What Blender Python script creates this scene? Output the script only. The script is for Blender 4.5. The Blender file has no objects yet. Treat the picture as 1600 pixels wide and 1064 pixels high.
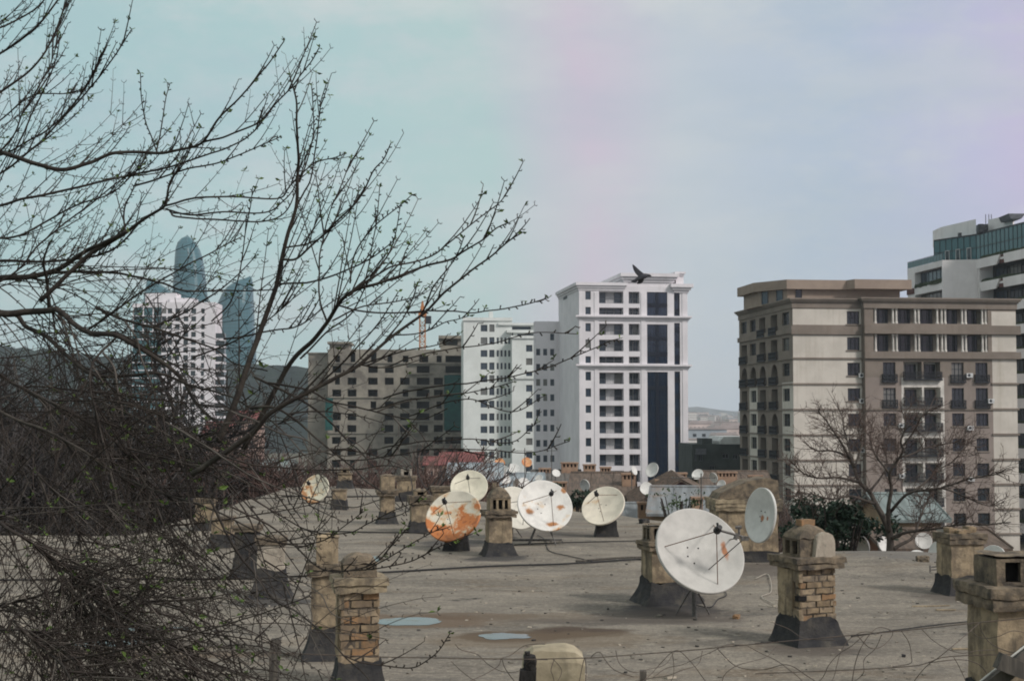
import bpy, math, random
from mathutils import Vector, Matrix, noise
R = math.radians
scene = bpy.context.scene
COL = scene.collection
# ------------------------------------------------------------------ camera
F = 2222.0; CX, CY = 800.0, 532.0; CAMZ = 3.3; PITCH = R(3.04)
cam_d = bpy.data.cameras.new('camera'); cam = bpy.data.objects.new('camera', cam_d); COL.objects.link(cam)
cam.location = (0, 0, CAMZ); cam.rotation_euler = (R(90) + PITCH, 0, 0)
cam_d.sensor_width = 36.0; cam_d.lens = 36.0 * F / 1600.0
cam_d.clip_start = 0.1; cam_d.clip_end = 12000
scene.camera = cam
CO = Vector((0, 0, CAMZ)); FWD = Vector((0, math.cos(PITCH), math.sin(PITCH))); UP = Vector((0, -math.sin(PITCH), math.cos(PITCH)))
def ray(px, py):
    return Vector((1, 0, 0)) * ((px - CX) / F) + UP * ((CY - py) / F) + FWD
def P(px, py, d):
    r = ray(px, py); return CO + r * (d / r.y)
def G(px, py, z=0.0):
    r = ray(px, py); return CO + r * ((z - CAMZ) / r.z)
def ppm(d): return F / d           # photo pixels per metre at depth d

# ------------------------------------------------------------------ scene helpers
def tag(o, label=None, cat=None, group=None, kind=None):
    if label: o['label'] = label
    if cat: o['category'] = cat
    if group: o['group'] = group
    if kind: o['kind'] = kind
    return o
def empty(name, loc, label, cat, group=None, rz=0.0):
    o = bpy.data.objects.new(name, None); COL.objects.link(o)
    o.location = loc; o.rotation_euler = (0, 0, rz); o.empty_display_size = 0.2
    return tag(o, label, cat, group)
class MB:
    def __init__(s): s.v = []; s.f = []; s.m = []
    def add(s, vs, fs, mi=0):
        b = len(s.v); s.v.extend([tuple(v) for v in vs])
        for f in fs: s.f.append([b + i for i in f]); s.m.append(mi)
    def quad(s, a, b, c, d, mi=0): s.add([a, b, c, d], [(0, 1, 2, 3)], mi)
    def box(s, x0, x1, y0, y1, z0, z1, mi=0, M=None):
        vs = [Vector((x, y, z)) for z in (z0, z1) for y in (y0, y1) for x in (x0, x1)]
        if M is not None: vs = [M @ v for v in vs]
        s.add(vs, [(0, 2, 3, 1), (4, 5, 7, 6), (0, 1, 5, 4), (2, 6, 7, 3), (0, 4, 6, 2), (1, 3, 7, 5)], mi)
    def rbox(s, x0, x1, y0, y1, z0, z1, seg=0.08, jit=0.012, fr=6.0, mi=0, seed=0.0, M=None, fn=None):
        """subdivided box whose surface wanders with noise: worn masonry"""
        def n(a, b): return max(1, min(14, int(round((b - a) / seg))))
        nx, ny, nz = n(x0, x1), n(y0, y1), n(z0, z1)
        idx = {}; vs = []; fs = []
        def vid(i, j, k):
            key = (i, j, k)
            if key not in idx:
                p = Vector((x0 + (x1 - x0) * i / nx, y0 + (y1 - y0) * j / ny, z0 + (z1 - z0) * k / nz))
                q = noise.noise_vector(p * fr + Vector((seed * 7.3, seed * 3.1, seed)))
                c = 0.55 if sum((i in (0, nx), j in (0, ny), k in (0, nz))) >= 2 else 0
                ctr = Vector(((x0 + x1) / 2, (y0 + y1) / 2, (z0 + z1) / 2))
                p2 = p + q * jit + (ctr - p).normalized() * (c * jit)
                if fn: p2 = fn(p2)
                idx[key] = len(vs); vs.append(M @ p2 if M is not None else p2)
            return idx[key]
        for i in range(nx):
            for j in range(ny):
                fs.append((vid(i, j, 0), vid(i, j + 1, 0), vid(i + 1, j + 1, 0), vid(i + 1, j, 0)))
                fs.append((vid(i, j, nz), vid(i + 1, j, nz), vid(i + 1, j + 1, nz), vid(i, j + 1, nz)))
        for i in range(nx):
            for k in range(nz):
                fs.append((vid(i, 0, k), vid(i + 1, 0, k), vid(i + 1, 0, k + 1), vid(i, 0, k + 1)))
                fs.append((vid(i, ny, k), vid(i, ny, k + 1), vid(i + 1, ny, k + 1), vid(i + 1, ny, k)))
        for j in range(ny):
            for k in range(nz):
                fs.append((vid(0, j, k), vid(0, j, k + 1), vid(0, j + 1, k + 1), vid(0, j + 1, k)))
                fs.append((vid(nx, j, k), vid(nx, j + 1, k), vid(nx, j + 1, k + 1), vid(nx, j, k + 1)))
        s.add(vs, fs, mi)
    def tube(s, pts, rads, sides=5, mi=0, cap=True):
        pts = [Vector(p) for p in pts]; n = len(pts)
        if n < 2: return
        if not hasattr(rads, '__len__'): rads = [rads] * n
        up = Vector((0.31, 0.2, 0.93)); vs = []; fs = []
        for i, p in enumerate(pts):
            t = pts[min(i + 1, n - 1)] - pts[max(i - 1, 0)]
            if t.length < 1e-9: t = Vector((0, 0, 1))
            t.normalize()
            a = t.cross(up)
            if a.length < 1e-3: a = t.cross(Vector((1, 0, 0)))
            a.normalize(); b = t.cross(a); up = b.cross(t) if False else up
            for k in range(sides):
                th = 2 * math.pi * k / sides
                vs.append(p + (a * math.cos(th) + b * math.sin(th)) * rads[i])
        for i in range(n - 1):
            for k in range(sides):
                k2 = (k + 1) % sides
                fs.append((i * sides + k, i * sides + k2, (i + 1) * sides + k2, (i + 1) * sides + k))
        if cap:
            fs.append(tuple(range(sides))[::-1]); fs.append(tuple((n - 1) * sides + k for k in range(sides)))
        s.add(vs, fs, mi)
    def prism(s, poly, y0, y1, mi=0, M=None):
        """polygon in (x,z) pushed from y0 to y1"""
        n = len(poly)
        vs = [Vector((x, y0, z)) for x, z in poly] + [Vector((x, y1, z)) for x, z in poly]
        if M is not None: vs = [M @ v for v in vs]
        s.add(vs, [tuple(range(n)), tuple(range(2 * n - 1, n - 1, -1))] + [(i, n + i, n + (i + 1) % n, (i + 1) % n) for i in range(n)], mi)
    def vprism(s, poly, z0, z1, mi=0, M=None):
        n = len(poly)
        vs = [Vector((x, y, z0)) for x, y in poly] + [Vector((x, y, z1)) for x, y in poly]
        if M is not None: vs = [M @ v for v in vs]
        s.add(vs, [tuple(range(n - 1, -1, -1)), tuple(range(n, 2 * n))] + [(i, (i + 1) % n, n + (i + 1) % n, n + i) for i in range(n)], mi)
    def lathe(s, prof, seg=24, mi=0, M=None, ax=1.0, ay=1.0):
        vs = []; fs = []; n = len(prof)
        for r, z in prof:
            for k in range(seg):
                th = 2 * math.pi * k / seg
                v = Vector((r * math.cos(th) * ax, r * math.sin(th) * ay, z)); vs.append(M @ v if M is not None else v)
        for i in range(n - 1):
            for k in range(seg):
                k2 = (k + 1) % seg; fs.append((i * seg + k, i * seg + k2, (i + 1) * seg + k2, (i + 1) * seg + k))
        s.add(vs, fs, mi)
    def mesh(s, name, mats, smooth=False):
        me = bpy.data.meshes.new(name); me.from_pydata(s.v, [], s.f)
        if not isinstance(mats, (list, tuple)): mats = [mats]
        for m in mats: me.materials.append(m)
        me.polygons.foreach_set('material_index', s.m)
        if smooth: me.polygons.foreach_set('use_smooth', [True] * len(me.polygons))
        me.update(); return me
    def build(s, name, mats, parent=None, smooth=False, loc=None, rot=None):
        o = bpy.data.objects.new(name, s.mesh(name, mats, smooth)); COL.objects.link(o)
        if parent: o.parent = parent
        if loc is not None: o.location = loc
        if rot is not None: o.rotation_euler = rot
        return o
def inst(name, me, parent, loc=(0, 0, 0), rot=(0, 0, 0), label=None):
    o = bpy.data.objects.new(name, me); COL.objects.link(o); o.parent = parent; o.location = loc; o.rotation_euler = rot
    if label: o['label'] = label
    return o
def recalc(o):
    import bmesh
    bm = bmesh.new(); bm.from_mesh(o.data); bmesh.ops.recalc_face_normals(bm, faces=bm.faces); bm.to_mesh(o.data); bm.free()

# ------------------------------------------------------------------ materials
def newmat(name):
    m = bpy.data.materials.new(name); m.use_nodes = True
    nt = m.node_tree; b = nt.nodes['Principled BSDF']; return m, nt, b
def nd(nt, t, **kw):
    n = nt.nodes.new(t)
    for k, v in kw.items():
        if k in n.inputs: n.inputs[k].default_value = v
        else: setattr(n, k, v)
    return n
def lk(nt, a, b): nt.links.new(a, b)
def mathn(nt, op, a, b=None, c=None, clamp=False):
    n = nt.nodes.new('ShaderNodeMath'); n.operation = op; n.use_clamp = clamp
    for i, x in enumerate((a, b, c)):
        if x is None: continue
        if isinstance(x, (int, float)): n.inputs[i].default_value = x
        else: lk(nt, x, n.inputs[i])
    return n.outputs[0]
def mixc(nt, fac, a, b):
    n = nt.nodes.new('ShaderNodeMix'); n.data_type = 'RGBA'
    for x, i in ((fac, 0), (a, 6), (b, 7)):
        if isinstance(x, (int, float)): n.inputs[i].default_value = x
        elif isinstance(x, tuple): n.inputs[i].default_value = (*x, 1)
        else: lk(nt, x, n.inputs[i])
    return n.outputs[2]
def sstep(nt, x, lo, hi):
    n = nt.nodes.new('ShaderNodeMapRange'); n.interpolation_type = 'SMOOTHSTEP'
    lk(nt, x, n.inputs[0]); n.inputs[1].default_value = lo; n.inputs[2].default_value = hi
    return n.outputs[0]
def noisen(nt, vec, scale, detail=6, rough=0.55, stretch=None, off=(0, 0, 0)):
    if stretch or off != (0, 0, 0):
        mp = nd(nt, 'ShaderNodeMapping'); lk(nt, vec, mp.inputs[0]); mp.inputs['Scale'].default_value = stretch or (1, 1, 1); mp.inputs['Location'].default_value = off; vec = mp.outputs[0]
    n = nd(nt, 'ShaderNodeTexNoise', Scale=scale, Detail=detail, Roughness=rough); lk(nt, vec, n.inputs['Vector']); return n.outputs[0]
def coords(nt, kind='Object'):
    if kind == 'Position': return nd(nt, 'ShaderNodeNewGeometry').outputs['Position']
    return nd(nt, 'ShaderNodeTexCoord').outputs[kind]
def bump(nt, b, h, strength=0.3, dist=0.02):
    n = nd(nt, 'ShaderNodeBump', Strength=strength, Distance=dist); lk(nt, h, n.inputs['Height']); lk(nt, n.outputs[0], b.inputs['Normal'])
_mats = {}
def mat(name, col, col2=None, scale=4.0, rough=0.85, bmp=0.25, bd=0.01, stretch=None, spec=0.3, kind='Object', rand=0.0, stain=None, ss=1.2, streak=None, metal=0.0):
    """noise mix of two colours of the same surface, optional stains and vertical run-down streaks (real dirt)"""
    if name in _mats: return _mats[name]
    m, nt, b = newmat(name); v = coords(nt, kind)
    col2 = col2 or tuple(c * 0.72 for c in col)
    n1 = noisen(nt, v, scale, 8, 0.62, stretch); f = sstep(nt, n1, 0.36, 0.64); c = mixc(nt, f, col, col2)
    if stain:
        n2 = noisen(nt, v, ss, 7, 0.65, None, (3.1, 7.7, 1.9)); c = mixc(nt, mathn(nt, 'MULTIPLY', sstep(nt, n2, 0.5, 0.68), 0.85), c, stain)
    if streak:
        n3 = noisen(nt, v, 1.0, 5, 0.6, streak[1]); c = mixc(nt, mathn(nt, 'MULTIPLY', sstep(nt, n3, 0.5, 0.75), streak[2]), c, streak[0])
    if rand:
        oi = nd(nt, 'ShaderNodeObjectInfo'); hs = nd(nt, 'ShaderNodeHueSaturation'); lk(nt, c, hs.inputs['Color'])
        lk(nt, mathn(nt, 'MULTIPLY_ADD', oi.outputs['Random'], rand * 2, 1 - rand), hs.inputs['Value']); c = hs.outputs[0]
    lk(nt, c, b.inputs['Base Color']); b.inputs['Roughness'].default_value = rough; b.inputs['Metallic'].default_value = metal
    b.inputs['Specular IOR Level'].default_value = spec
    if bmp: bump(nt, b, noisen(nt, v, scale * 5, 6, 0.6, stretch), bmp, bd)
    _mats[name] = m; return m
def glassmat(name, col, rough=0.12, rand=0.5, curtain=0.0):
    if name in _mats: return _mats[name]
    m, nt, b = newmat(name); oi = nd(nt, 'ShaderNodeObjectInfo')
    v = coords(nt); n = noisen(nt, v, 0.7, 3, 0.5)
    c = mixc(nt, mathn(nt, 'MULTIPLY', oi.outputs['Random'], rand), col, tuple(min(1, x * 2.6 + 0.01) for x in col))
    c = mixc(nt, mathn(nt, 'MULTIPLY', sstep(nt, n, 0.45, 0.7), 0.4), c, tuple(x * 1.9 for x in col))
    if curtain:
        r2 = mathn(nt, 'FRACT', mathn(nt, 'MULTIPLY', oi.outputs['Random'], 17.31)); c = mixc(nt, mathn(nt, 'MULTIPLY', mathn(nt, 'GREATER_THAN', r2, 1 - curtain), .8), c, (.17, .165, .15))
    lk(nt, c, b.inputs['Base Color']); b.inputs['Roughness'].default_value = rough; b.inputs['Specular IOR Level'].default_value = 0.5
    bump(nt, b, n, 0.08, 0.02)
    _mats[name] = m; return m

# ------------------------------------------------------------------ world, sun, air
SUN_EL, SUN_AZ = R(38), R(128)      # azimuth clockwise from +Y: behind the camera, to the right
w = bpy.data.worlds.new('World'); scene.world = w; w.use_nodes = True
nt = w.node_tree; bg = nt.nodes['Background']
sky = nd(nt, 'ShaderNodeTexSky'); sky.sky_type = 'NISHITA'; sky.sun_disc = False; sky.sun_elevation = SUN_EL; sky.sun_rotation = SUN_AZ
sky.air_density = 1.0; sky.dust_density = 2.5
tc = nd(nt, 'ShaderNodeTexCoord'); sx = nd(nt, 'ShaderNodeSeparateXYZ'); lk(nt, tc.outputs['Generated'], sx.inputs[0])
# overcast: teal grey on the left of the view, lilac grey on the right, uneven cloud cover
gen = tc.outputs['Generated']; wobx = mathn(nt, 'ADD', sx.outputs[0], mathn(nt, 'MULTIPLY_ADD', noisen(nt, gen, 4.0, 4, 0.55), 0.10, -0.05))
ramp = nd(nt, 'ShaderNodeValToRGB'); lk(nt, sstep(nt, wobx, -0.42, 0.42), ramp.inputs[0]); ramp.inputs[0].links
lr = nt.nodes.new('ShaderNodeMapRange'); lk(nt, wobx, lr.inputs[0]); lr.inputs[1].default_value = -0.36; lr.inputs[2].default_value = 0.38; lk(nt, lr.outputs[0], ramp.inputs[0])
er = ramp.color_ramp; stops = [(0.0, (.34, .50, .50)), (0.30, (.38, .54, .53)), (0.46, (.41, .55, .53)), (0.545, (.56, .48, .56)), (0.63, (.50, .54, .58)), (0.78, (.41, .48, .58)), (0.90, (.47, .46, .62)), (1.0, (.53, .43, .62))]
while len(er.elements) < len(stops): er.elements.new(0.5)
for e_, (p_, c_) in zip(er.elements, stops): e_.position = p_; e_.color = (*c_, 1)
vm_ = nd(nt, 'ShaderNodeVectorMath', operation='SCALE'); lk(nt, ramp.outputs[0], vm_.inputs[0]); vm_.inputs['Scale'].default_value = 10.0; cl = vm_.outputs[0]
puff = noisen(nt, gen, 8.0, 9, 0.68, (1, 1, 2.4))
cl = mixc(nt, mathn(nt, 'MULTIPLY', sstep(nt, puff, 0.42, 0.68), 0.55), cl, (5.5, 5.7, 5.75))
cl = mixc(nt, mathn(nt, 'MULTIPLY', sstep(nt, noisen(nt, gen, 3.2, 7, 0.6, (1, 1, 3.5), (2, 2, 7)), 0.46, 0.7), 0.32), cl, (3.3, 4.2, 4.9))
cl = mixc(nt, mathn(nt, 'MULTIPLY', sstep(nt, mathn(nt, 'ADD', sx.outputs[2], mathn(nt, 'MULTIPLY', puff, .05)), 0.285, 0.34), .8), cl, (6.4, 6.6, 6.2))
cl = mixc(nt, 0.86, sky.outputs[0], cl)
lk(nt, cl, bg.inputs['Color']); bg.inputs['Strength'].default_value = 0.1
sd = bpy.data.lights.new('sun', 'SUN'); sun = bpy.data.objects.new('sun', sd); COL.objects.link(sun)
sd.energy = 2.1; sd.angle = R(10); sd.color = (1.0, 0.955, 0.905)
sdir = Vector((math.sin(SUN_AZ) * math.cos(SUN_EL), math.cos(SUN_AZ) * math.cos(SUN_EL), math.sin(SUN_EL)))
sun.rotation_euler = sdir.to_track_quat('Z', 'Y').to_euler(); sun.location = (30, -30, 60)
scene.view_settings.view_transform = 'Standard'; scene.view_settings.look = 'None'; scene.view_settings.exposure = 0.26; scene.view_settings.gamma = 1.0
scene.cycles.pixel_filter_type = 'BLACKMAN_HARRIS'; scene.cycles.filter_width = 1.9
scene.cycles.max_bounces = 6; scene.cycles.volume_bounces = 1
GZ = -16.0
# ================================================================== ground, hill under the camera, far hills
M_ground = mat('town_ground', (0.10, 0.085, 0.065), (0.06, 0.065, 0.04), 0.05, 0.95, 0.2, 0.2, kind='Position')
g = MB()
for i in range(24):
    for j in range(22):
        xs = [-3300 + 6600 * k / 24 for k in (i, i + 1)]; ys = [-50 + 4150 * k / 22 for k in (j, j + 1)]
        g.quad((xs[0], ys[0], GZ), (xs[1], ys[0], GZ), (xs[1], ys[1], GZ), (xs[0], ys[1], GZ))
tag(g.build('ground', M_ground), kind='structure')
M_soil = mat('hillside_soil', (0.12, 0.10, 0.06), (0.07, 0.09, 0.03), 2.5, 0.95, 0.6, 0.05, kind='Position')
g = MB(); NX, NY = 40, 24
def hz(x, y):
    if y < 1: z = 1.7
    elif y < 9.5: z = 1.7 - 0.9 * (y - 1) / 8.5
    else: z = 0.8 + (GZ - 0.8) * min(1, (y - 9.5) / 1.2)
    return max(GZ - 0.3, z + 0.12 * noise.noise(Vector((x * .5, y * .5, 0))))
ysl = [-48 + 49 * k / 6 for k in range(6)] + [1 + 8.5 * k / 12 for k in range(13)] + [9.9, 10.3, 10.8]
xsl = [-34 + 68 * k / NX for k in range(NX + 1)]
vs = [(x, y, hz(x, y)) for y in ysl for x in xsl]; n = NX + 1
g.add(vs, [(j * n + i, j * n + i + 1, (j + 1) * n + i + 1, (j + 1) * n + i) for j in range(len(ysl) - 1) for i in range(NX)])
tag(g.build('hillside', M_soil, smooth=True), kind='structure')

def ridge(name, d, prof, m, amp, step, depth=500.0, kind='structure'):
    """ridge line through pixel profile [(px,py)], falling away behind and in front"""
    g = MB(); x0 = P(prof[0][0], 650, d).x; x1 = P(prof[-1][0], 650, d).x; n = int((x1 - x0) / step) + 1
    rows = [(-1.0, 0.0), (-0.75, 0.22), (-0.5, 0.5), (-0.25, 0.78), (-0.1, 0.94), (0.0, 1.0), (0.15, 0.9), (0.5, 0.6), (1, 0.0)]
    vs = []
    for fy, fz in rows:
        for i in range(n + 1):
            x = x0 + (x1 - x0) * i / n; px = CX + x / d * F
            for (a, b) in zip(prof, prof[1:]):
                if a[0] <= px <= b[0] + 1e-6: py = a[1] + (b[1] - a[1]) * (px - a[0]) / (b[0] - a[0]); break
            else: py = prof[-1][1] if px > prof[-1][0] else prof[0][1]
            top = P(px, py, d).z
            z = GZ - 0.5 + (top - GZ + .5) * fz + (amp * (noise.noise(Vector((x / step * .9, fy * 9, d))) + .6 * noise.noise(Vector((x / step * 2.3, fy * 21, d)))) if fz > 0.1 else 0)
            vs.append((x, d + fy * depth, z))
    n1 = n + 1
    g.add(vs, [(j * n1 + i, j * n1 + i + 1, (j + 1) * n1 + i + 1, (j + 1) * n1 + i) for j in range(len(rows) - 1) for i in range(n)])
    return tag(g.build(name, m, smooth=False), kind=kind)
M_wood = mat('wooded_slope', (0.018, 0.030, 0.026), (0.008, 0.015, 0.016), 0.06, 0.95, 0.6, 2.0, kind='Position')
M_far = mat('far_slope', (0.17, 0.175, 0.18), (0.11, 0.12, 0.125), 0.012, 0.95, 0.2, 1.0, kind='Position')
ridge('hill', 900, [(-300, 520), (0, 540), (200, 560), (345, 568), (420, 570), (480, 574), (520, 582), (600, 610), (720, 655), (800, 668)], M_wood, 3.2, 6.0, 160)
ridge('hill', 3600, [(-500, 640), (400, 640), (1000, 639), (1080, 636), (1100, 635), (1112, 640), (1160, 642), (1400, 641), (2200, 645)], M_far, 5, 30.0, 420)

# ================================================================== the flat roof
R0 = [G(590, 970), G(790, 993)]
PUD = [(G(640, 971), 0.58, 0.42), (G(788, 994), 0.40, 0.30), (G(583, 874), 0.22, 0.7), (G(158, 1006), 0.36, 0.25), (G(205, 1003), 0.20, 0.22), (G(225, 982), 0.75, 0.22)]
def roof_h(x, y):
    v = Vector((x, y, 0)); h = 0.05 * noise.noise(v * .35) + 0.02 * noise.noise(v * 1.1) + 0.008 * noise.noise(v * 3.1)
    if x > 5: h += 0.13 * math.exp(-((x - 8.3) ** 2) / 3.0 - ((y - 32.5) ** 2) / 6.0)
    k = 1.0
    for c, rx, ry in PUD:
        q = math.hypot((x - c.x) / (rx * 2.2 + .3), (y - c.y) / (ry * 2.2 + .5)); k = min(k, max(0.0, (q - 0.55) / 0.45))
    return h * k
def make_roofmat():
    m, nt, b = newmat('bitumen_roof'); v = coords(nt, 'Position')
    c = mixc(nt, sstep(nt, noisen(nt, v, 0.55, 9, 0.68, (0.5, 1, 1)), 0.38, 0.62), (0.265, 0.232, 0.19), (0.15, 0.132, 0.11))
    c = mixc(nt, mathn(nt, 'MULTIPLY', sstep(nt, noisen(nt, v, 0.9, 7, 0.65, (0.4, 1, 1), (5, 2, 0)), 0.52, 0.68), .6), c, (0.165, 0.115, 0.07))
    c = mixc(nt, mathn(nt, 'MULTIPLY', sstep(nt, noisen(nt, v, 0.8, 9, 0.74, (0.45, 1, 1), (1, 9, 0)), 0.53, 0.66), .65), c, (0.075, 0.072, 0.068))
    c = mixc(nt, mathn(nt, 'MULTIPLY', sstep(nt, noisen(nt, v, 2.2, 7, 0.7, (0.6, 1, 1), (3, 3, 0)), 0.53, 0.68), .65), c, (0.36, 0.32, 0.255))
    c = mixc(nt, mathn(nt, 'MULTIPLY', sstep(nt, noisen(nt, v, 26, 4, 0.85), .40, .62), 0.6), c, (0.085, 0.076, 0.064))
    c = mixc(nt, mathn(nt, 'MULTIPLY', sstep(nt, noisen(nt, v, 11, 6, 0.8, (.8, 1, 1), (8, 1, 0)), .5, .62), 0.55), c, (0.35, 0.31, 0.25))
    c = mixc(nt, mathn(nt, 'MULTIPLY', sstep(nt, noisen(nt, v, 1.3, 8, 0.8, (.5, 1, 1), (0, 21, 3)), .60, .66), 0.85), c, (0.035, 0.034, 0.034))
    # lapped strips of roofing felt: a dark tar line each metre or so
    sp = nd(nt, 'ShaderNodeSeparateXYZ'); lk(nt, v, sp.inputs[0])
    wob = mathn(nt, 'MULTIPLY', noisen(nt, v, 0.5, 4, 0.6), 0.5)
    fr = mathn(nt, 'FRACT', mathn(nt, 'MULTIPLY', mathn(nt, 'ADD', mathn(nt, 'ADD', sp.outputs[1], mathn(nt, 'MULTIPLY', sp.outputs[0], -0.06)), wob), 0.95))
    ln = mathn(nt, 'MULTIPLY', mathn(nt, 'LESS_THAN', fr, 0.06), mathn(nt, 'MULTIPLY', sstep(nt, noisen(nt, v, 0.35, 4, 0.5), 0.47, 0.62), 0.6))
    c = mixc(nt, ln, c, (0.09, 0.083, 0.074))
    # stains with shapes of their own (dried pool rings, tar spread round the stacks)
    nz = noisen(nt, v, 1.7, 6, 0.6)
    def ell(c0, rx, ry, col, s, soft=0.35, inner=None):
        nonlocal c
        vm = nd(nt, 'ShaderNodeVectorMath', operation='SUBTRACT'); lk(nt, v, vm.inputs[0]); vm.inputs[1].default_value = (c0.x, c0.y, 0)
        v2 = nd(nt, 'ShaderNodeVectorMath', operation='MULTIPLY'); lk(nt, vm.outputs[0], v2.inputs[0]); v2.inputs[1].default_value = (1 / rx, 1 / ry, 0)
        ln_ = nd(nt, 'ShaderNodeVectorMath', operation='LENGTH'); lk(nt, v2.outputs[0], ln_.inputs[0])
        q = mathn(nt, 'ADD', ln_.outputs['Value'], mathn(nt, 'MULTIPLY_ADD', nz, 1.3, -0.65))
        f = mathn(nt, 'MULTIPLY', mathn(nt, 'SUBTRACT', 1.0, sstep(nt, q, 1 - soft, 1 + soft * .5)), s)
        c = mixc(nt, f, c, col)
    brown, dark, tar = (0.10, 0.065, 0.04), (0.085, 0.07, 0.06), (0.035, 0.034, 0.036)
    ell(G(905, 988), 0.80, 0.70, (0.06, .038, .025), .9); ell(G(800, 994), 1.0, 0.60, (0.065, .042, .028), .9); ell(G(850, 1000), 2.0, .9, (0.15, .11, .07), .5)
    ell(G(660, 970), 1.25, 0.85, (0.13, .09, .06), .8); ell(G(730, 962), 1.2, 0.5, brown, .6); ell(G(850, 965), 1.2, .5, (0.14, .11, .08), .6)
    ell(G(930, 970), 1.4, .4, dark, .5)
    ell(G(1045, 952), 0.95, 0.75, tar, .9); ell(G(1040, 962), 1.3, 1.0, dark, .75); ell(G(775, 872), 0.8, 0.9, tar, .8)
    ell(G(1268, 1016), 0.75, .5, dark, .7); ell(G(1500, 935), .8, .9, dark, .7); ell(G(1165, 890), 1.6, 1.6, dark, .7)
    ell(G(420, 940), 0.9, 0.7, tar, .8); ell(G(710, 848), 1.0, 1.4, tar, .7); ell(G(865, 835), 1.6, 1.2, dark, .6); ell(G(190, 1004), 1.7, .45, dark, .7)
    ell(G(240, 1022), 2.2, .35, brown, .6); ell(G(1440, 872), 2.0, 2.0, (0.13, .125, .12), .5)
    lk(nt, c, b.inputs['Base Color']); b.inputs['Roughness'].default_value = 0.9; b.inputs['Specular IOR Level'].default_value = 0.25
    bump(nt, b, mathn(nt, 'ADD', noisen(nt, v, 16, 7, 0.8), mathn(nt, 'MULTIPLY', ln, 1.0)), 0.6, 0.03)
    return m
M_roof = make_roofmat()
M_oldwall = mat('old_plaster_wall', (0.42, 0.35, 0.25), (0.3, 0.25, 0.18), 1.0, 0.9)
blk = empty('flat_roofed_block', (-8, 38, GZ), 'long old apartment block with a flat grey bitumen roof carrying chimneys and dishes', 'building')
def at_blk(o):
    o.matrix_parent_inverse = Matrix.Translation((8, -38, -GZ)); return o
g = MB()
def grid(x0, x1, y0, y1, st, ysteps=None):
    nx = int((x1 - x0) / st); ny = int((y1 - y0) / st)
    vs = [(x0 + (x1 - x0) * i / nx, y0 + (y1 - y0) * j / ny, 0) for j in range(ny + 1) for i in range(nx + 1)]
    vs = [(x, y, roof_h(x, y)) for x, y, z in vs]; n = nx + 1
    g.add(vs, [(j * n + i, j * n + i + 1, (j + 1) * n + i + 1, (j + 1) * n + i) for j in range(ny) for i in range(nx)])
def ymax(x): return 67.0 if x < -7.8 else 67.0 - (x + 7.8) * 1.74
def param(XS, top, NJ):
    vs = [(x, 11.5 + (top(x) - 11.5) * (j / NJ) ** 1.25, 0) for j in range(NJ + 1) for x in XS]
    vs = [(x, y, roof_h(x, y)) for x, y, z in vs]; n = len(XS)
    g.add(vs, [(j * n + i, j * n + i + 1, (j + 1) * n + i + 1, (j + 1) * n + i) for j in range(NJ) for i in range(n - 1)])
param([-30 + 19.6 * i / 52 for i in range(53)], lambda x: 39.6, 90)
param([-10.4 + 15.4 * i / 48 for i in range(49)], ymax, 150)
grid(5, 26, 11.5, 34.5, 0.3)
at_blk(g.build('roof', M_roof, blk, smooth=True))
g = MB(); PL = [(-30, 11.5), (26, 11.5), (26, 34.5), (5, 34.5), (5, ymax(5)), (-7.8, 67.0), (-10.4, 67.0), (-10.4, 39.6), (-30, 39.6)]
g.vprism(PL, GZ, -0.35)
at_blk(g.build('wall', M_oldwall, blk))
g = MB()
for (a, b) in zip(PL, PL[1:] + PL[:1]):
    dx, dy = b[0] - a[0], b[1] - a[1]; L = math.hypot(dx, dy); Mx = Matrix.Translation((a[0], a[1], 0)) @ Matrix.Rotation(math.atan2(dy, dx), 4, 'Z')
    g.box(-0.12, L + .12, -0.18, 0.02, -0.35, -0.12, 0, Mx)
at_blk(g.build('cornice', M_oldwall, blk))
# puddles
m, nt, b = newmat('puddle_water'); b.inputs['Base Color'].default_value = (0.05, 0.05, 0.048, 1); b.inputs['Roughness'].default_value = 0.03; b.inputs['Specular IOR Level'].default_value = 0.5
v = coords(nt, 'Position'); nn = noisen(nt, v, 3.0, 5, .6, (.6, 1, 1)); lk(nt, mathn(nt, 'MULTIPLY_ADD', sstep(nt, nn, .45, .7), .22, .03), b.inputs['Roughness']); lk(nt, mixc(nt, sstep(nt, nn, .5, .65), (.04, .04, .038), (.10, .085, .065)), b.inputs['Base Color']); bump(nt, b, nn, .05, .01)
random.seed(5)
for k, (c, rx, ry) in enumerate(PUD):
    g = MB(); n = 80; ring = []
    for i in range(n):
        th = 2 * math.pi * i / n; q = 1 + 0.30 * noise.noise(Vector((math.cos(th) * 1.3 + k * 5, math.sin(th) * 1.3, k))) + .10 * noise.noise(Vector((math.cos(th) * 5 + k * 5, math.sin(th) * 5, k)))
        ring.append((c.x + rx * q * math.cos(th), c.y + ry * q * math.sin(th), 0.006))
    g.add([(c.x, c.y, 0.006)] + ring, [(0, 1 + i, 1 + (i + 1) % n) for i in range(n)])
    tag(g.build('water', m), kind='structure')

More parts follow.
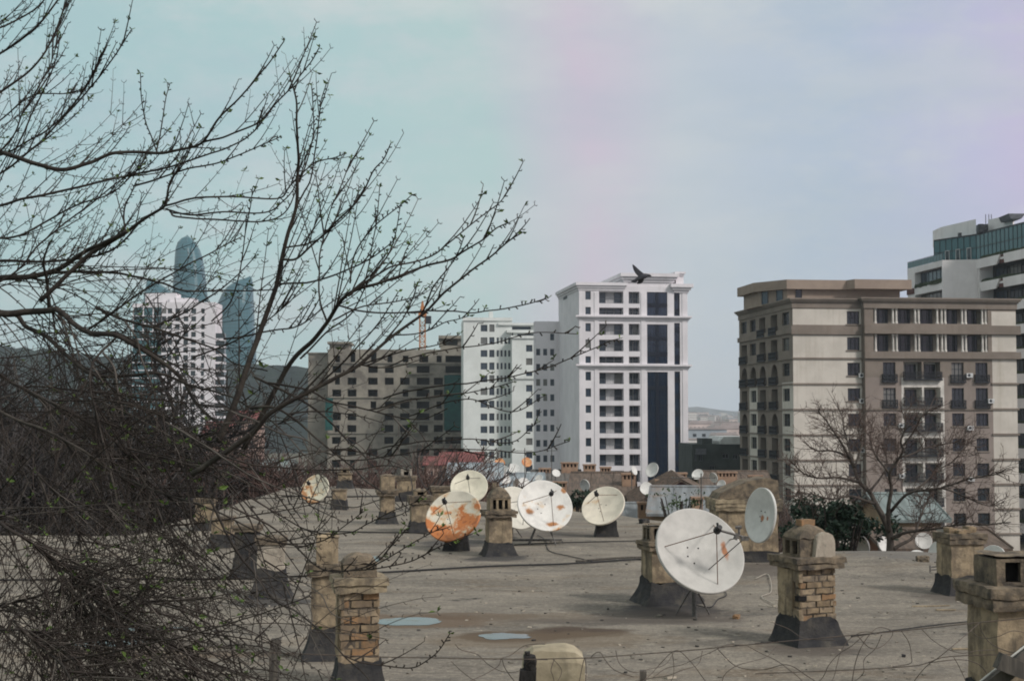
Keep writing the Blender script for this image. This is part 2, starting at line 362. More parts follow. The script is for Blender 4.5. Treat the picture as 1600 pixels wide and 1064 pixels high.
# grit and flakes on the felt
g = MB(); rg = random.Random(9)
for k in range(1500):
    y = 14 + 30 * rg.random() ** 1.6; x = rg.uniform(-.36, .36) * y
    if not (x < 5 or y < 34): continue
    if x < -10.3 and y > 39: continue
    s_ = rg.uniform(.008, .03) * (1 + (rg.random() < .04) * 1.5); z = roof_h(x, y); a = rg.uniform(0, 6.28)
    if min(math.hypot((x - c.x) / rx, (y - c.y) / ry) for c, rx, ry in PUD) < 1.3: continue
    g.box(-s_, s_, -s_ * rg.uniform(.4, .9), s_ * .7, -.004, s_ * rg.uniform(.3, .8), rg.choice((0, 0, 1, 2)), Matrix.Translation((x, y, z)) @ Matrix.Rotation(a, 4, 'Z') @ Matrix.Rotation(rg.uniform(-.3, .3), 4, 'X'))
tag(g.build('gravel', [mat('grit_grey', (.2, .18, .15), None, 9, .9, 0), mat('grit_dark', (.05, .047, .044), None, 9, .9, 0), mat('grit_pale', (.42, .37, .3), None, 9, .9, 0)]), kind='stuff')
# ================================================================== chimneys
M_brick = mat('tan_brick', (0.27, 0.20, 0.125), (0.14, 0.105, 0.07), 7, 0.9, 0.5, 0.01, stain=(0.16, 0.12, 0.085), ss=3.0)
M_brick2 = mat('orange_brick', (0.28, 0.165, 0.085), (0.16, 0.11, 0.07), 8, 0.9, 0.5, 0.01)
M_brick3 = mat('pale_brick', (0.33, 0.255, 0.17), (0.22, 0.17, 0.115), 8, 0.9, 0.5, 0.01, stain=(.12, .10, .08), ss=4)
M_mortar = mat('grey_mortar', (0.13, 0.105, 0.08), (0.05, 0.042, 0.035), 9, 0.95, 0.6, 0.015)
M_plaster = mat('sandy_plaster', (0.335, 0.262, 0.172), (0.19, 0.148, 0.10), 5, 0.9, 0.6, 0.02, stain=(0.12, 0.095, 0.07), ss=3.0, streak=((0.06, 0.052, 0.042), (7, 7, 0.8), 0.9))
M_plaster2 = mat('grey_plaster', (0.42, 0.37, 0.30), (0.30, 0.26, 0.21), 5, 0.9, 0.4, 0.012, stain=(0.13, 0.115, 0.095), ss=4.0, streak=((0.07, 0.062, 0.055), (7, 7, .8), .6))
M_tar = mat('black_tar', (0.020, 0.020, 0.023), (0.036, 0.034, 0.033), 5, 0.8, 0.6, 0.02, stain=(0.075, 0.067, 0.055), ss=3.0)
M_soot_dark = mat('soot_dark', (0.012, 0.011, 0.011), None, 5, 0.95, 0.2)  # sooty flue black; also paints the darkness behind openings and slots
M_cap = mat('weathered_cap_stone', (0.21, 0.165, 0.115), (0.095, 0.078, 0.06), 6, 0.95, 0.7, 0.025, stain=(0.035, 0.032, 0.03), ss=3.2)
M_capl = mat('pale_cap_stone', (0.34, 0.275, 0.185), (0.18, 0.145, 0.10), 6, 0.95, 0.6, 0.02, stain=(0.08, 0.07, 0.06), ss=3.2)
CHIM = 'masonry chimneys on the flat roof'
def brick_shaft(mb, w, d, z0, z1, rng, bh=0.078, bl=0.25, gap=0.011, miss=0.035):
    """courses of separate worn bricks round a mortar core; materials 0 mortar, 1-3 bricks"""
    mb.rbox(-w / 2 + .022, w / 2 - .022, -d / 2 + .022, d / 2 - .022, z0, z1, 0.1, 0.008, 8, 0, rng.random() * 9)
    n = int((z1 - z0) / (bh + gap)); bh = (z1 - z0) / n - gap
    for c in range(n):
        zc = z0 + c * (bh + gap) + gap / 2
        for fx in range(4):
            L = w if fx in (0, 2) else d; D = d if fx in (0, 2) else w
            M = Matrix.Rotation(fx * math.pi / 2, 4, 'Z') @ Matrix.Translation((0, -D / 2, 0))
            x = -L / 2; first = (c + fx) % 2
            while x < L / 2 - 0.02:
                l = bl * (0.5 if first else 1) * rng.uniform(.85, 1.12); first = 0
                x1 = min(L / 2, x + l)
                if L / 2 - x1 < 0.06: x1 = L / 2
                if rng.random() > miss:
                    o = rng.uniform(-.006, .020); zz = rng.uniform(-.006, .006)
                    mb.rbox(x + gap / 2, x1 - gap / 2, o, .05, zc + zz, zc + bh + zz, .06, .014, 13, rng.choice((1, 1, 1, 2, 3, 3)), rng.random() * 50, M)
                x = x1
def skirt(mb, w, d, h, fl, seed, mi=0):
    rows = 6; n = 20; vs = []
    for r in range(rows + 1):
        t = r / rows; e = fl * (1 - t) ** 1.8 + 0.018
        z = -0.06 + (h + .06) * t
        for i in range(n):
            s = i / n * 4; k = int(s); q = s - k
            cx = [(-1, -1), (1, -1), (1, 1), (-1, 1), (-1, -1)]
            x = cx[k][0] + (cx[k + 1][0] - cx[k][0]) * q; y = cx[k][1] + (cx[k + 1][1] - cx[k][1]) * q
            nn = noise.noise(Vector((x * 2.1, y * 2.1, t * 2 + seed))) * 0.035 * (1.2 - t)
            zz = z + (0.10 * noise.noise(Vector((x * 2.3, y * 2.3, seed + 4))) if r == rows else 0)
            vs.append((x * (w / 2 + e + nn), y * (d / 2 + e + nn), zz))
    fs = [(r * n + i, r * n + (i + 1) % n, (r + 1) * n + (i + 1) % n, (r + 1) * n + i) for r in range(rows) for i in range(n)]
    fs.append(tuple(rows * n + i for i in range(n)))
    mb.add(vs, fs, mi)
def hood(mb, w, d, z0, h, dome, faces, nh, seed, oh=0.42, ow=0.3):
    """vent hood: four walls with openings and a domed or flat top. mats 0 wall, 1 soot, 2 top"""
    for fx in range(4):
        L = w if fx in (0, 2) else d; D = d if fx in (0, 2) else w
        M = Matrix.Rotation(fx * math.pi / 2, 4, 'Z') @ Matrix.Translation((0, -D / 2, 0))
        if fx in faces:
            pw = L / (nh * 2.7 + 1) ; zz0, zz1 = z0 + h * .14, z0 + h * .88
            mb.rbox(-L / 2, L / 2, 0, .07, z0, zz0, .1, .006, 9, 0, seed + fx, M); mb.rbox(-L / 2, L / 2, 0, .07, zz1, z0 + h, .1, .006, 9, 0, seed + fx + 3, M)
            for k in range(nh + 1):
                x = -L / 2 + k * 2.7 * pw; mb.rbox(x, x + pw, 0, .07, zz0, zz1, .1, .006, 9, 0, seed + k * 2.2, M)
            mb.quad(M @ Vector((-L / 2 + .01, .14, zz0)), M @ Vector((L / 2 - .01, .14, zz0)), M @ Vector((L / 2 - .01, .14, zz1)), M @ Vector((-L / 2 + .01, .14, zz1)), 1)  # near-black sheet: sooty flue and painted inner darkness
        else:
            mb.rbox(-L / 2, L / 2, 0, .07, z0, z0 + h, .1, .010, 7, 0, seed + fx, M)
    n = 12; vs = []
    for j in range(n + 1):
        for i in range(n + 1):
            x = -1 + 2 * i / n; y = -1 + 2 * j / n
            z = dome * (max(0, 1 - abs(x) ** 1.7) ** .6) * (max(0, 1 - abs(y) ** 3.0) ** .45) if dome else 0.03
            q = noise.noise(Vector((x * 2, y * 2, seed))) * .03
            vs.append((x * (w / 2 + .012) , y * (d / 2 + .012), z0 + h + z + q + .004))
    mb.add(vs, [(j * (n + 1) + i, j * (n + 1) + i + 1, (j + 1) * (n + 1) + i + 1, (j + 1) * (n + 1) + i) for j in range(n) for i in range(n)], 2)
_seed = [1]
def chimney(px, base_py, w, d, h, label, rz=0.0, brick=False, shaft=None, tar=0.35, flare=0.1, cap=2, capw=0.09, caph=0.07, capm=None, hd=None, extra=None, loc=None, gap_hole=False, parts=True):
    _seed[0] += 1; sd = _seed[0]; rng = random.Random(sd)
    p = loc or G(px, base_py); p = Vector((p.x, p.y + d / 2, p.z))
    r = empty('chimney', p, label, 'chimney', CHIM, rz)
    ct = h - cap * caph
    if tar:
        mb = MB(); skirt(mb, w, d, tar, flare, sd * 1.7); mb.build('tarred_base', M_tar, r)
    mb = MB(); z0 = tar - .03 if tar else -.03
    if brick:
        brick_shaft(mb, w, d, z0, ct, rng); sh = mb.build('shaft', [M_mortar, M_brick, M_brick2, M_brick3], r)
        if brick == 'patched':        # plaster left clinging at one corner and at the top
            mb = MB(); mb.rbox(-w / 2 - .020, -w / 2 + .03, -d / 2 + .16, d / 2 - .02, z0 + .05, ct, .06, .020, 9, 0, sd, None); mb.rbox(-w / 2 - .018, -w / 2 + .05, -d / 2 - .018, -d / 2 + .17, ct - .2, ct, .05, .02, 9, 0, sd + 2, None); mb.rbox(-w / 2 - .016, -w / 2 + .06, -d / 2 - .012, -d / 2 + .17, z0, z0 + .17, .05, .02, 9, 0, sd + 4, None)
            mb.build('plaster_patch', M_plaster, sh)
    else:
        mb.rbox(-w / 2, w / 2, -d / 2, d / 2, z0, ct, .09, .016, 5, 0, sd); mb.build('shaft', shaft or M_plaster, r)
    mb = MB()
    for k in range(cap):
        e = capw * (0.55 + 0.45 * (k + 1) / cap) if k < cap else capw
        nseg = 3
        zz = ct + k * caph
        mb.rbox(-w / 2 - e, w / 2 + e, -d / 2 - e, d / 2 + e, zz - .002 * k, zz + caph * .93, .07, .022, 7, 0, sd + k * 3)
    if cap: mb.build('cap', capm or M_cap, r)
    if hd:
        mb = MB(); hood(mb, hd['w'], hd['d'], h - .01, hd['h'], hd.get('dome', 0), hd.get('faces', (0,)), hd.get('n', 2), sd)
        o = mb.build('vent_hood', hd.get('m', [M_cap, M_soot_dark, M_cap]), r, loc=(hd.get('x', 0), 0, 0)); recalc(o)
        if hd.get('brick_on_top'):
            mb = MB(); zt = h + hd['h'] + hd.get('dome', 0)
            mb.rbox(-.13, .11, -.08, .08, zt - .035, zt + .055, .07, .012, 9, 0, sd); mb.build('loose_brick', M_brick2, o)
    if extra: extra(r)
    return r
PH = [M_plaster, M_soot_dark, M_cap]; GH = [M_plaster2, M_soot_dark, M_plaster2]
# nearest left pair
chimney(556, 1082, 0.48, 0.46, 1.37, 'nearest left brick chimney with bare courses and a chipped pale cap under hanging twigs', R(12), brick='patched', tar=.36, flare=.12, cap=2, capw=.10, caph=.09, capm=M_capl, hd=dict(w=.40, d=.38, h=.16, dome=.12, faces=(3,), n=1, m=[M_cap, M_soot_dark, M_cap]))
chimney(507, 1032, 0.42, 0.42, 1.30, 'plastered chimney with a tall pot on its cap, just behind the nearest left brick chimney', R(8), tar=.42, flare=.14, cap=2, capw=.09, caph=.08, hd=dict(w=.30, d=.30, h=.36, dome=.04, faces=(3,), n=1, m=[M_plaster, M_soot_dark, M_plaster]))
# the tall brick one right of the big dish
def hood_slab(r):
    mb = MB(); n = 10; a, b, z0, z1 = -.03, .285, 1.27, 1.50; c = (a + b) / 2; rr = (b - a) / 2
    poly = [(a - .03, z0), (b, z0), (b, z1 - .02)] + [(c + rr * math.cos(math.pi * k / n), z1 + rr * .8 * math.sin(math.pi * k / n) + .02 * noise.noise(Vector((k * 1.7, 3, 0)))) for k in range(1, n)] + [(a, z1)]
    mb.prism(poly, -.30, -.19); mb.prism([(x * .98 + .004, z - .02 if z > z0 else z) for x, z in poly], -.315, -.301); mb.build('plaster_slab', M_plaster2, r)
    mb = MB(); mb.box(-.34, -.20, -.30, -.20, .66, .73); mb.build('dark_hole_block', M_soot_dark, r)  # solid black block paints the darkness where a brick is missing
def hole(r):
    mb = MB(); mb.box(-.36, -.22, -.405, -.33, .62, .70); mb.build('hole', M_soot_dark, r)
chimney(1268, 1010, 0.62, 0.58, 1.28, 'tall bare-brick chimney with black tarred foot and domed vent hood right of the big dish', R(22), brick='patched', tar=.40, flare=.13, cap=2, capw=.12, caph=.085, hd=dict(w=.52, d=.46, h=.26, dome=.20, faces=(3,), n=2, m=[M_cap, M_soot_dark, M_cap], brick_on_top=True), extra=hood_slab)
chimney(1044, 944, 0.74, 0.6, 1.10, 'yellowish plastered chimney half hidden behind the big pale dish', R(14), tar=.40, flare=.2, cap=2, capw=.09, caph=.08, hd=dict(w=.5, d=.42, h=.26, faces=(0, 3), n=2, x=-.12, m=[M_cap, M_soot_dark, M_cap]))
chimney(1509, 930, 0.66, 0.6, 1.14, 'chimney with rough broken brick top near the right edge of the roof', R(10), tar=.34, flare=.1, cap=2, capw=.06, caph=.10, capm=M_cap,
        extra=lambda r: [(lambda mb: [mb.rbox(x, x + .17, -.2 + y, .05 + y, 1.13, 1.20 + h, .06, .02, 9, 0, x) for x, y, h in ((-.3, .02, .03), (-.08, -.08, .0), (.1, .05, .05), (-.2, -.15, -.01))] and mb.build('loose_bricks', M_brick, r))(MB())])
chimney(1626, 1118, 1.05, 0.8, 1.42, 'big near chimney cut off by the right edge, wide slab cap, dark box vents', R(6), shaft=M_plaster, tar=0.3, flare=.08, cap=2, capw=.12, caph=.13, capm=M_cap, hd=dict(w=.95, d=.6, h=.30, faces=(0,), n=3, m=[M_cap, M_soot_dark, M_cap]))
# middle distance
def finial(r):
    mb = MB(); mb.rbox(-.16, -.06, -.06, .06, 1.56, 1.72, .06, .012, 9, 0, 2); mb.build('finial', M_cap, r)
chimney(779, 868, 0.56, 0.52, 1.06, 'chimney with domed slit-vented hood between the rusty dish and the large white dish', R(12), tar=.32, flare=.14, cap=2, capw=.12, caph=.08, hd=dict(w=.5, d=.46, h=.30, dome=.26, faces=(0,), n=3, m=[M_plaster, M_soot_dark, M_cap]), extra=finial)
chimney(655, 832, 0.54, 0.5, 1.05, 'squat tan chimney with stepped tapering top just left of the rust-orange dish', R(10), tar=.3, flare=.1, cap=3, capw=.08, caph=.08, hd=dict(w=.36, d=.36, h=.12, dome=.08, faces=(0,), n=1, m=PH))
chimney(604, 819, 0.44, 0.44, 1.05, 'slim chimney with ragged tall hood, second left of the rust-orange dish', R(10), tar=.36, flare=.16, cap=2, capw=.13, caph=.09, hd=dict(w=.44, d=.40, h=.42, dome=.06, faces=(3,), n=1, m=PH))
chimney(634, 784, 0.7, .6, 1.0, 'small pale-topped far chimney seen between two tan chimneys left of the rusty dish', R(0), tar=.4, flare=.1, cap=2, capw=.06, caph=.08, hd=dict(w=.4, d=.4, h=.2, faces=(0,), n=1, m=GH))
chimney(529, 796, 0.48, .5, 0.72, 'short stub chimney with black foot beside the small spotted dish', R(0), tar=.34, flare=.05, cap=1, capw=.03, caph=.06)
chimney(538, 763, 0.6, .5, 0.7, 'far low chimney with black foot near the back edge of the roof, above the stub', R(0), tar=.36, flare=.12, cap=1, capw=.05, caph=.07, hd=dict(w=.4, d=.4, h=.2, faces=(0,), n=1, m=PH))
chimney(690, 802, 0.62, .5, 0.92, 'dull brown chimney rising behind the rust-orange dish', R(8), tar=.3, flare=.1, cap=2, capw=.1, caph=.09, capm=M_cap)
chimney(420, 934, 0.50, .46, 1.10, 'pale whitewashed chimney on wide black foot, seen through twigs at left', R(8), shaft=M_plaster2, tar=.50, flare=.16, cap=2, capw=.05, caph=.07)
chimney(383, 904, 0.46, .46, 1.08, 'near-black chimney behind the twigs, left of the pale one', R(0), shaft=M_tar, tar=.4, flare=.14, cap=2, capw=.06, caph=.07)  # whole shaft takes the near-black colour of the foot
chimney(345, 858, 0.5, .46, .8, 'low brown chimney behind twigs, second left of the pale chimney', R(0), tar=.36, flare=.14, cap=1, capw=.05, caph=.07)
chimney(318, 830, 0.5, .46, .95, 'yellow plaster chimney glimpsed through dense twigs at far left', R(0), tar=.26, flare=.1, cap=2, capw=.05, caph=.07)
# wide masonry stack carrying the tilted oval dish
def slope(r):
    mb = MB(); mb.prism([(-.70, 1.42), (.73, 1.42), (.70, 1.84), (.45, 1.90), (.0, 1.82), (-.40, 1.66), (-.62, 1.55)], -.5, .5); mb.build('sloped_top', M_cap, r)
chimney(1168, 878, 1.38, 1.1, 1.42, 'wide yellow masonry stack with moulded cornice behind the oval tilted dish', R(3), tar=.22, flare=.06, cap=3, capw=.10, caph=.09, capm=M_capl, extra=slope)

# ================================================================== dishes
M_steel = mat('dull_steel', (0.16, 0.15, 0.14), (0.08, 0.075, 0.07), 20, 0.6, 0.2, 0.004, metal=0.3)
M_rustbar = mat('rusty_bar', (0.16, 0.075, 0.04), (0.08, 0.05, 0.035), 14, 0.85, 0.3, 0.004)
M_black = mat('black_plastic', (0.015, 0.015, 0.017), None, 10, 0.5, 0.1)
M_dishback = mat('dish_back', (0.32, 0.31, 0.29), (0.2, 0.19, 0.18), 6, 0.7, 0.2)
M_concrete = mat('pale_concrete', (0.40, 0.34, 0.24), (0.27, 0.23, 0.16), 4, 0.95, 0.5, 0.012, stain=(0.15, 0.13, 0.095), ss=2.0)
def dishmat(name, base, rust_at, gx=0.0, gy=0.0, rust=(0.38, 0.135, 0.04), sc=2.2, seed=0, spots=()):
    m, nt, b = newmat(name); v = coords(nt); sp = nd(nt, 'ShaderNodeSeparateXYZ'); lk(nt, v, sp.inputs[0])
    c = mixc(nt, sstep(nt, noisen(nt, v, 3, 6, .6, None, (seed, 1, 2)), .35, .7), base, tuple(x * .80 for x in base))
    n = noisen(nt, v, sc, 7, .62, None, (seed * 2.3, seed, 0))
    q = mathn(nt, 'ADD', n, mathn(nt, 'ADD', mathn(nt, 'MULTIPLY', sp.outputs[0], gx), mathn(nt, 'MULTIPLY', sp.outputs[1], gy)))
    halo = mathn(nt, 'MULTIPLY', sstep(nt, q, rust_at - .09, rust_at), .55); c = mixc(nt, halo, c, (0.56, 0.38, 0.20))
    c = mixc(nt, mathn(nt, 'MULTIPLY', sstep(nt, q, rust_at - .01, rust_at + .08), .92), c, rust)
    n2 = noisen(nt, v, 7, 5, .6, None, (seed, 5, 5)); c = mixc(nt, mathn(nt, 'MULTIPLY', mathn(nt, 'MULTIPLY', sstep(nt, q, rust_at + .06, rust_at + .14), sstep(nt, n2, .5, .65)), .7), c, (0.22, .07, .03))
    n4 = noisen(nt, v, 1.0, 5, .6, (14, 1.5, 1), (seed, 0, 0)); c = mixc(nt, mathn(nt, 'MULTIPLY', sstep(nt, n4, .55, .75), .3), c, tuple(x * .66 for x in base))
    for (x, y, r, k) in spots:
        vm = nd(nt, 'ShaderNodeVectorMath', operation='SUBTRACT'); lk(nt, v, vm.inputs[0]); vm.inputs[1].default_value = (x, y, 0)
        v2 = nd(nt, 'ShaderNodeVectorMath', operation='MULTIPLY'); lk(nt, vm.outputs[0], v2.inputs[0]); v2.inputs[1].default_value = (1 / r, 1 / (r * k), 0)
        l = nd(nt, 'ShaderNodeVectorMath', operation='LENGTH'); lk(nt, v2.outputs[0], l.inputs[0])
        f = mathn(nt, 'SUBTRACT', 1.0, sstep(nt, mathn(nt, 'ADD', l.outputs['Value'], mathn(nt, 'MULTIPLY_ADD', noisen(nt, v, 9, 4, .6), 1.6, -.8)), .5, 1.25)); c = mixc(nt, mathn(nt, 'MULTIPLY', f, .92), c, tuple(x * .85 for x in rust))
    lk(nt, c, b.inputs['Base Color']); b.inputs['Roughness'].default_value = .55; b.inputs['Specular IOR Level'].default_value = .35
    bump(nt, b, n, .1, .01); return m
DG = 'satellite dishes on the roofs'
VR = Vector((1, 0, 0))
def dish(px, py, d, rad, lean, ratio, m, label, ground=0.0, lnb='front', detail=2, stand='pole', group=DG, foot=None):
    """rad metres; lean = picture direction (deg, 0 right, 90 up) the bowl's axis leans to; ratio minor/major"""
    c = P(px, py, d); view = (CO - c).normalized(); rt = view.cross(Vector((0, 0, 1))).normalized() * -1; upv = view.cross(rt) * 1
    rt = Vector((0, 0, 1)).cross(view).normalized(); upv = view.cross(rt).normalized()
    s = math.sqrt(max(0, 1 - ratio * ratio)); n = (view * ratio + (rt * math.cos(R(lean)) + upv * math.sin(R(lean))) * s).normalized()
    yy = (Vector((0, 0, 1)) - n * n.z).normalized(); xx = yy.cross(n).normalized()
    MR = Matrix((xx, yy, n)).transposed().to_4x4()
    pole_xy = c - n * (0.22 * rad + .10)
    base = Vector((pole_xy.x, pole_xy.y, ground)) if foot is None else Vector(foot)
    r = empty('satellite_dish', base, label, 'satellite dish', group)
    T = Matrix.Translation(c - base) @ MR
    seg = 48 if detail > 1 else (32 if detail else 20); dep = 0.20 * rad; rings = 10 if detail else 5
    mb = MB(); prof = [(max(.001, rad * i / rings), dep * (i / rings) ** 2 - dep * .55) for i in range(rings + 1)]
    e = rad * .02 + .006
    mb.lathe(prof, seg, 0)
    mb.lathe([(rad, prof[-1][1]), (rad + e, prof[-1][1] + .002), (rad + e, prof[-1][1] - .035 - e)], seg, 0)
    mb.lathe([(rad + e, prof[-1][1] - .035 - e)] + [(a, z - .02) for a, z in prof[::-1][1:]], seg, 1)
    if detail > 1:
        for (bx, by) in ((-.2, .16), (-.25, -.05), (.06, .14), (-.14, -.22)):
            z = dep * ((bx * bx + by * by)) - dep * .55; mb.lathe([(.001, z + .014), (.012, z + .012), (.014, z)], 8, 2, Matrix.Translation((bx * rad, by * rad, 0)))
    o = mb.build('reflector', [m, M_dishback, M_black], r, smooth=True, loc=T.to_translation(), rot=T.to_euler())
    fl = rad * (1.02 if lnb == 'front' else .9)
    if detail and lnb:
        lx, ly = (0, 0)
        mb = MB()
        for th in ((170, 285, 50) if detail > 1 else (165, 280, 45)):
            a = Vector((rad * .82 * math.cos(R(th)), rad * .82 * math.sin(R(th)), dep * .67 - dep * .55)); mid = Vector((lx, ly, fl - .05))
            mb.tube([a, mid], .008 if detail > 1 else .009, 5)
        mb.build('feed_struts', M_rustbar if detail > 1 else M_steel, r, loc=T.to_translation(), rot=T.to_euler())
        mb = MB(); mb.lathe([(.001, fl + .10), (.04, fl + .10), (.045, fl + .03), (.06, fl + .02), (.062, fl - .04), (.05, fl - .06), (.001, fl - .06)], 14)
        mb.tube([(0, .03, fl + .03), (0, .10, fl + .05)], .02, 6)
        mb.build('feed_horn', M_black, r, loc=T.to_translation(), rot=T.to_euler())
    mb = MB(); bp = T @ Vector((0, 0, -dep * .55 - .02)); bk = T @ Vector((0, 0, -dep * .55 - .16))
    if stand == 'pole':
        mb.tube([Vector((bk.x, bk.y, -.02)), bk + Vector((0, 0, .10))], .032, 8); mb.tube([bp, bk], .05, 8)
        if detail:
            for a in (30, 150, 270): mb.tube([Vector((bk.x, bk.y, min(bk.z * .55, .6))), Vector((bk.x + .32 * math.cos(R(a)), bk.y + .32 * math.sin(R(a)), 0))], .014, 6)
    elif stand == 'arm':
        mb.tube([bp, bk], .05, 8); mb.tube([bk, Vector((0, 0, 0))], .03, 8)
    elif stand == 'block':
        mb.tube([Vector((bk.x, bk.y, .2)), bk + Vector((0, 0, .1))], .04, 8); mb.tube([bp, bk], .05, 8)
    elif stand == 'frame':
        mb.tube([bp, bk], .05, 8)
        for sx in (-.35, .35):
            mb.tube([bk, Vector((bk.x + sx, bk.y - .25, 0))], .02, 6); mb.tube([bk, Vector((bk.x + sx, bk.y + .4, 0))], .02, 6)
        mb.box(bk.x - .9, bk.x + .5, bk.y - .05, bk.y + .05, .10, .16)
    mb.build('mount', M_steel, r)
    if stand == 'block':
        mb = MB(); skirt(mb, .52, .5, .42, .06, px); mb.build('footing', M_tar, r, loc=(bk.x, bk.y, 0))
    return r, T, c
white = (0.62, 0.61, 0.57)
r, T, c = dish(1092.5, 862, 23.6, .755, 50, .80, dishmat('dish_pale_grey', (0.46, .445, .415), .80, spots=((.48, .02, .05, 3.6),), seed=3), 'largest pale grey dish, leaning back on the roof in front of the plastered chimney', ground=0.0)
# second feed on an outrigger of the big dish
mb = MB(); a = T @ Vector((0, 0, .755 * 1.02)); b2 = a + Vector((.46, .1, -.13)); c2 = T @ Vector((.62, .2, .02))
mb.tube([a, b2], .022, 6); mb.tube([c2, b2], .010, 5); mb.tube([T @ Vector((.05, -.35, .05)), b2], .009, 5)
mb.box(b2.x - .07, b2.x + .05, b2.y - .05, b2.y + .05, b2.z - .05, b2.z + .02); mb.tube([b2 + Vector((-.1, 0, .02)), b2 + Vector((-.1, 0, .18))], .02, 6); mb.tube([b2 + Vector((-.16, 0, .16)), b2 + Vector((-.06, 0, .17))], .03, 6)
mb.tube([a + (b2 - a) * .62 + Vector((0, 0, -.08)), a + (b2 - a) * .72 + Vector((0, 0, .03))], .035, 6)
mb.build('outrigger', M_steel, r)
dish(1190, 805, 31.2, .585, 174, .53, dishmat('dish_pale_rustspot', (0.60, .59, .56), .80, spots=((-.06, -.05, .07, 1.2), (.16, -.05, .05, 1)), seed=7), 'oval-looking pale dish turned left with a rust spot, fixed to the wide masonry stack', lnb=None, stand='arm', foot=G(1180, 872) + Vector((0, .6, .95)))
dish(709, 807, 35.5, .70, 122, .80, dishmat('dish_rust_orange', (0.66, .61, .51), .475, gx=.04, gy=-.24, rust=(.46, .14, .03), sc=3.4, seed=2), 'dish eaten by bright orange rust, left of the domed-hood chimney', stand='block')
dish(733, 761, 45.0, .575, 98, .86, dishmat('dish_yellowed', (0.64, .60, .48), .72, gy=-.12, seed=5), 'yellowed cream dish directly behind and above the rust-orange one', lnb='front', detail=1, stand='pole')
dish(851, 791, 36.5, .70, 62, .86, dishmat('dish_white_rust_patches', (0.68, .66, .62), .68, seed=11, gy=-.1, rust=(.42, .16, .03), spots=((-.42, -.12, .13, .7), (.12, -.5, .16, .5), (.42, -.02, .1, .8), (.56, .42, .07, 1.2))), 'large white dish with scattered rust patches, right of the domed-hood chimney', stand='frame')
dish(806, 794, 38.6, .60, 40, .80, dishmat('dish_cream_plain', (0.66, .63, .55), .85, seed=13), 'cream dish partly hidden behind the rust-patched white dish', detail=1)
dish(943, 791, 39.2, .60, 120, .78, dishmat('dish_cream_warm', (0.70, .64, .53), .74, gx=-.12, seed=17), 'cream white dish on a black block at the far edge of the roof', stand='block', detail=2)
dish(493, 764, 48.5, .50, 140, .80, dishmat('dish_spotted', (0.62, .58, .46), .56, gx=-.25, gy=-.2, rust=(.36, .16, .06), sc=5, seed=19), 'small dish speckled with brown rust, beside the stub chimney at left', detail=1, stand='pole')
# ================================================================== buildings: helpers
class Bld:
    """origin = front-left corner on the ground; x along the front, y into the building"""
    def __init__(s, name, px, d, rot, label, cat='building', group=None, ref_py=640):
        p = P(px, ref_py, d); s.o = Vector((p.x, p.y, GZ)); s.rot = R(rot)
        s.r = empty(name, s.o, label, cat, group, s.rot)
        s.ux = Vector((math.cos(s.rot), math.sin(s.rot), 0)); s.uy = Vector((-math.sin(s.rot), math.cos(s.rot), 0))
    def uz(s, px, py, face='front', off=0.0):
        """(along, height) where the sight line meets a face plane; off = plane offset"""
        rd = ray(px, py); n, t = (s.uy, s.ux) if face == 'front' else (s.ux, s.uy)
        k = ((s.o - CO).dot(n) + off) / rd.dot(n); q = CO + rd * k - s.o
        return q.dot(t), q.z
    def U(s, px, py=600, face='front', off=0.0): return s.uz(px, py, face, off)[0]
    def Z(s, py, px, face='front', off=0.0): return s.uz(px, py, face, off)[1]
def face_m(face, w=0, off=0.0):
    if face == 'front': return Matrix.Translation((0, off, 0))
    if face == 'left': return Matrix(((0, 1, 0, off), (1, 0, 0, 0), (0, 0, 1, 0), (0, 0, 0, 1)))
    if face == 'right': return Matrix(((0, -1, 0, w - off), (1, 0, 0, 0), (0, 0, 1, 0), (0, 0, 0, 1)))
FROT = {'front': 0.0, 'left': R(-90), 'right': R(90)}
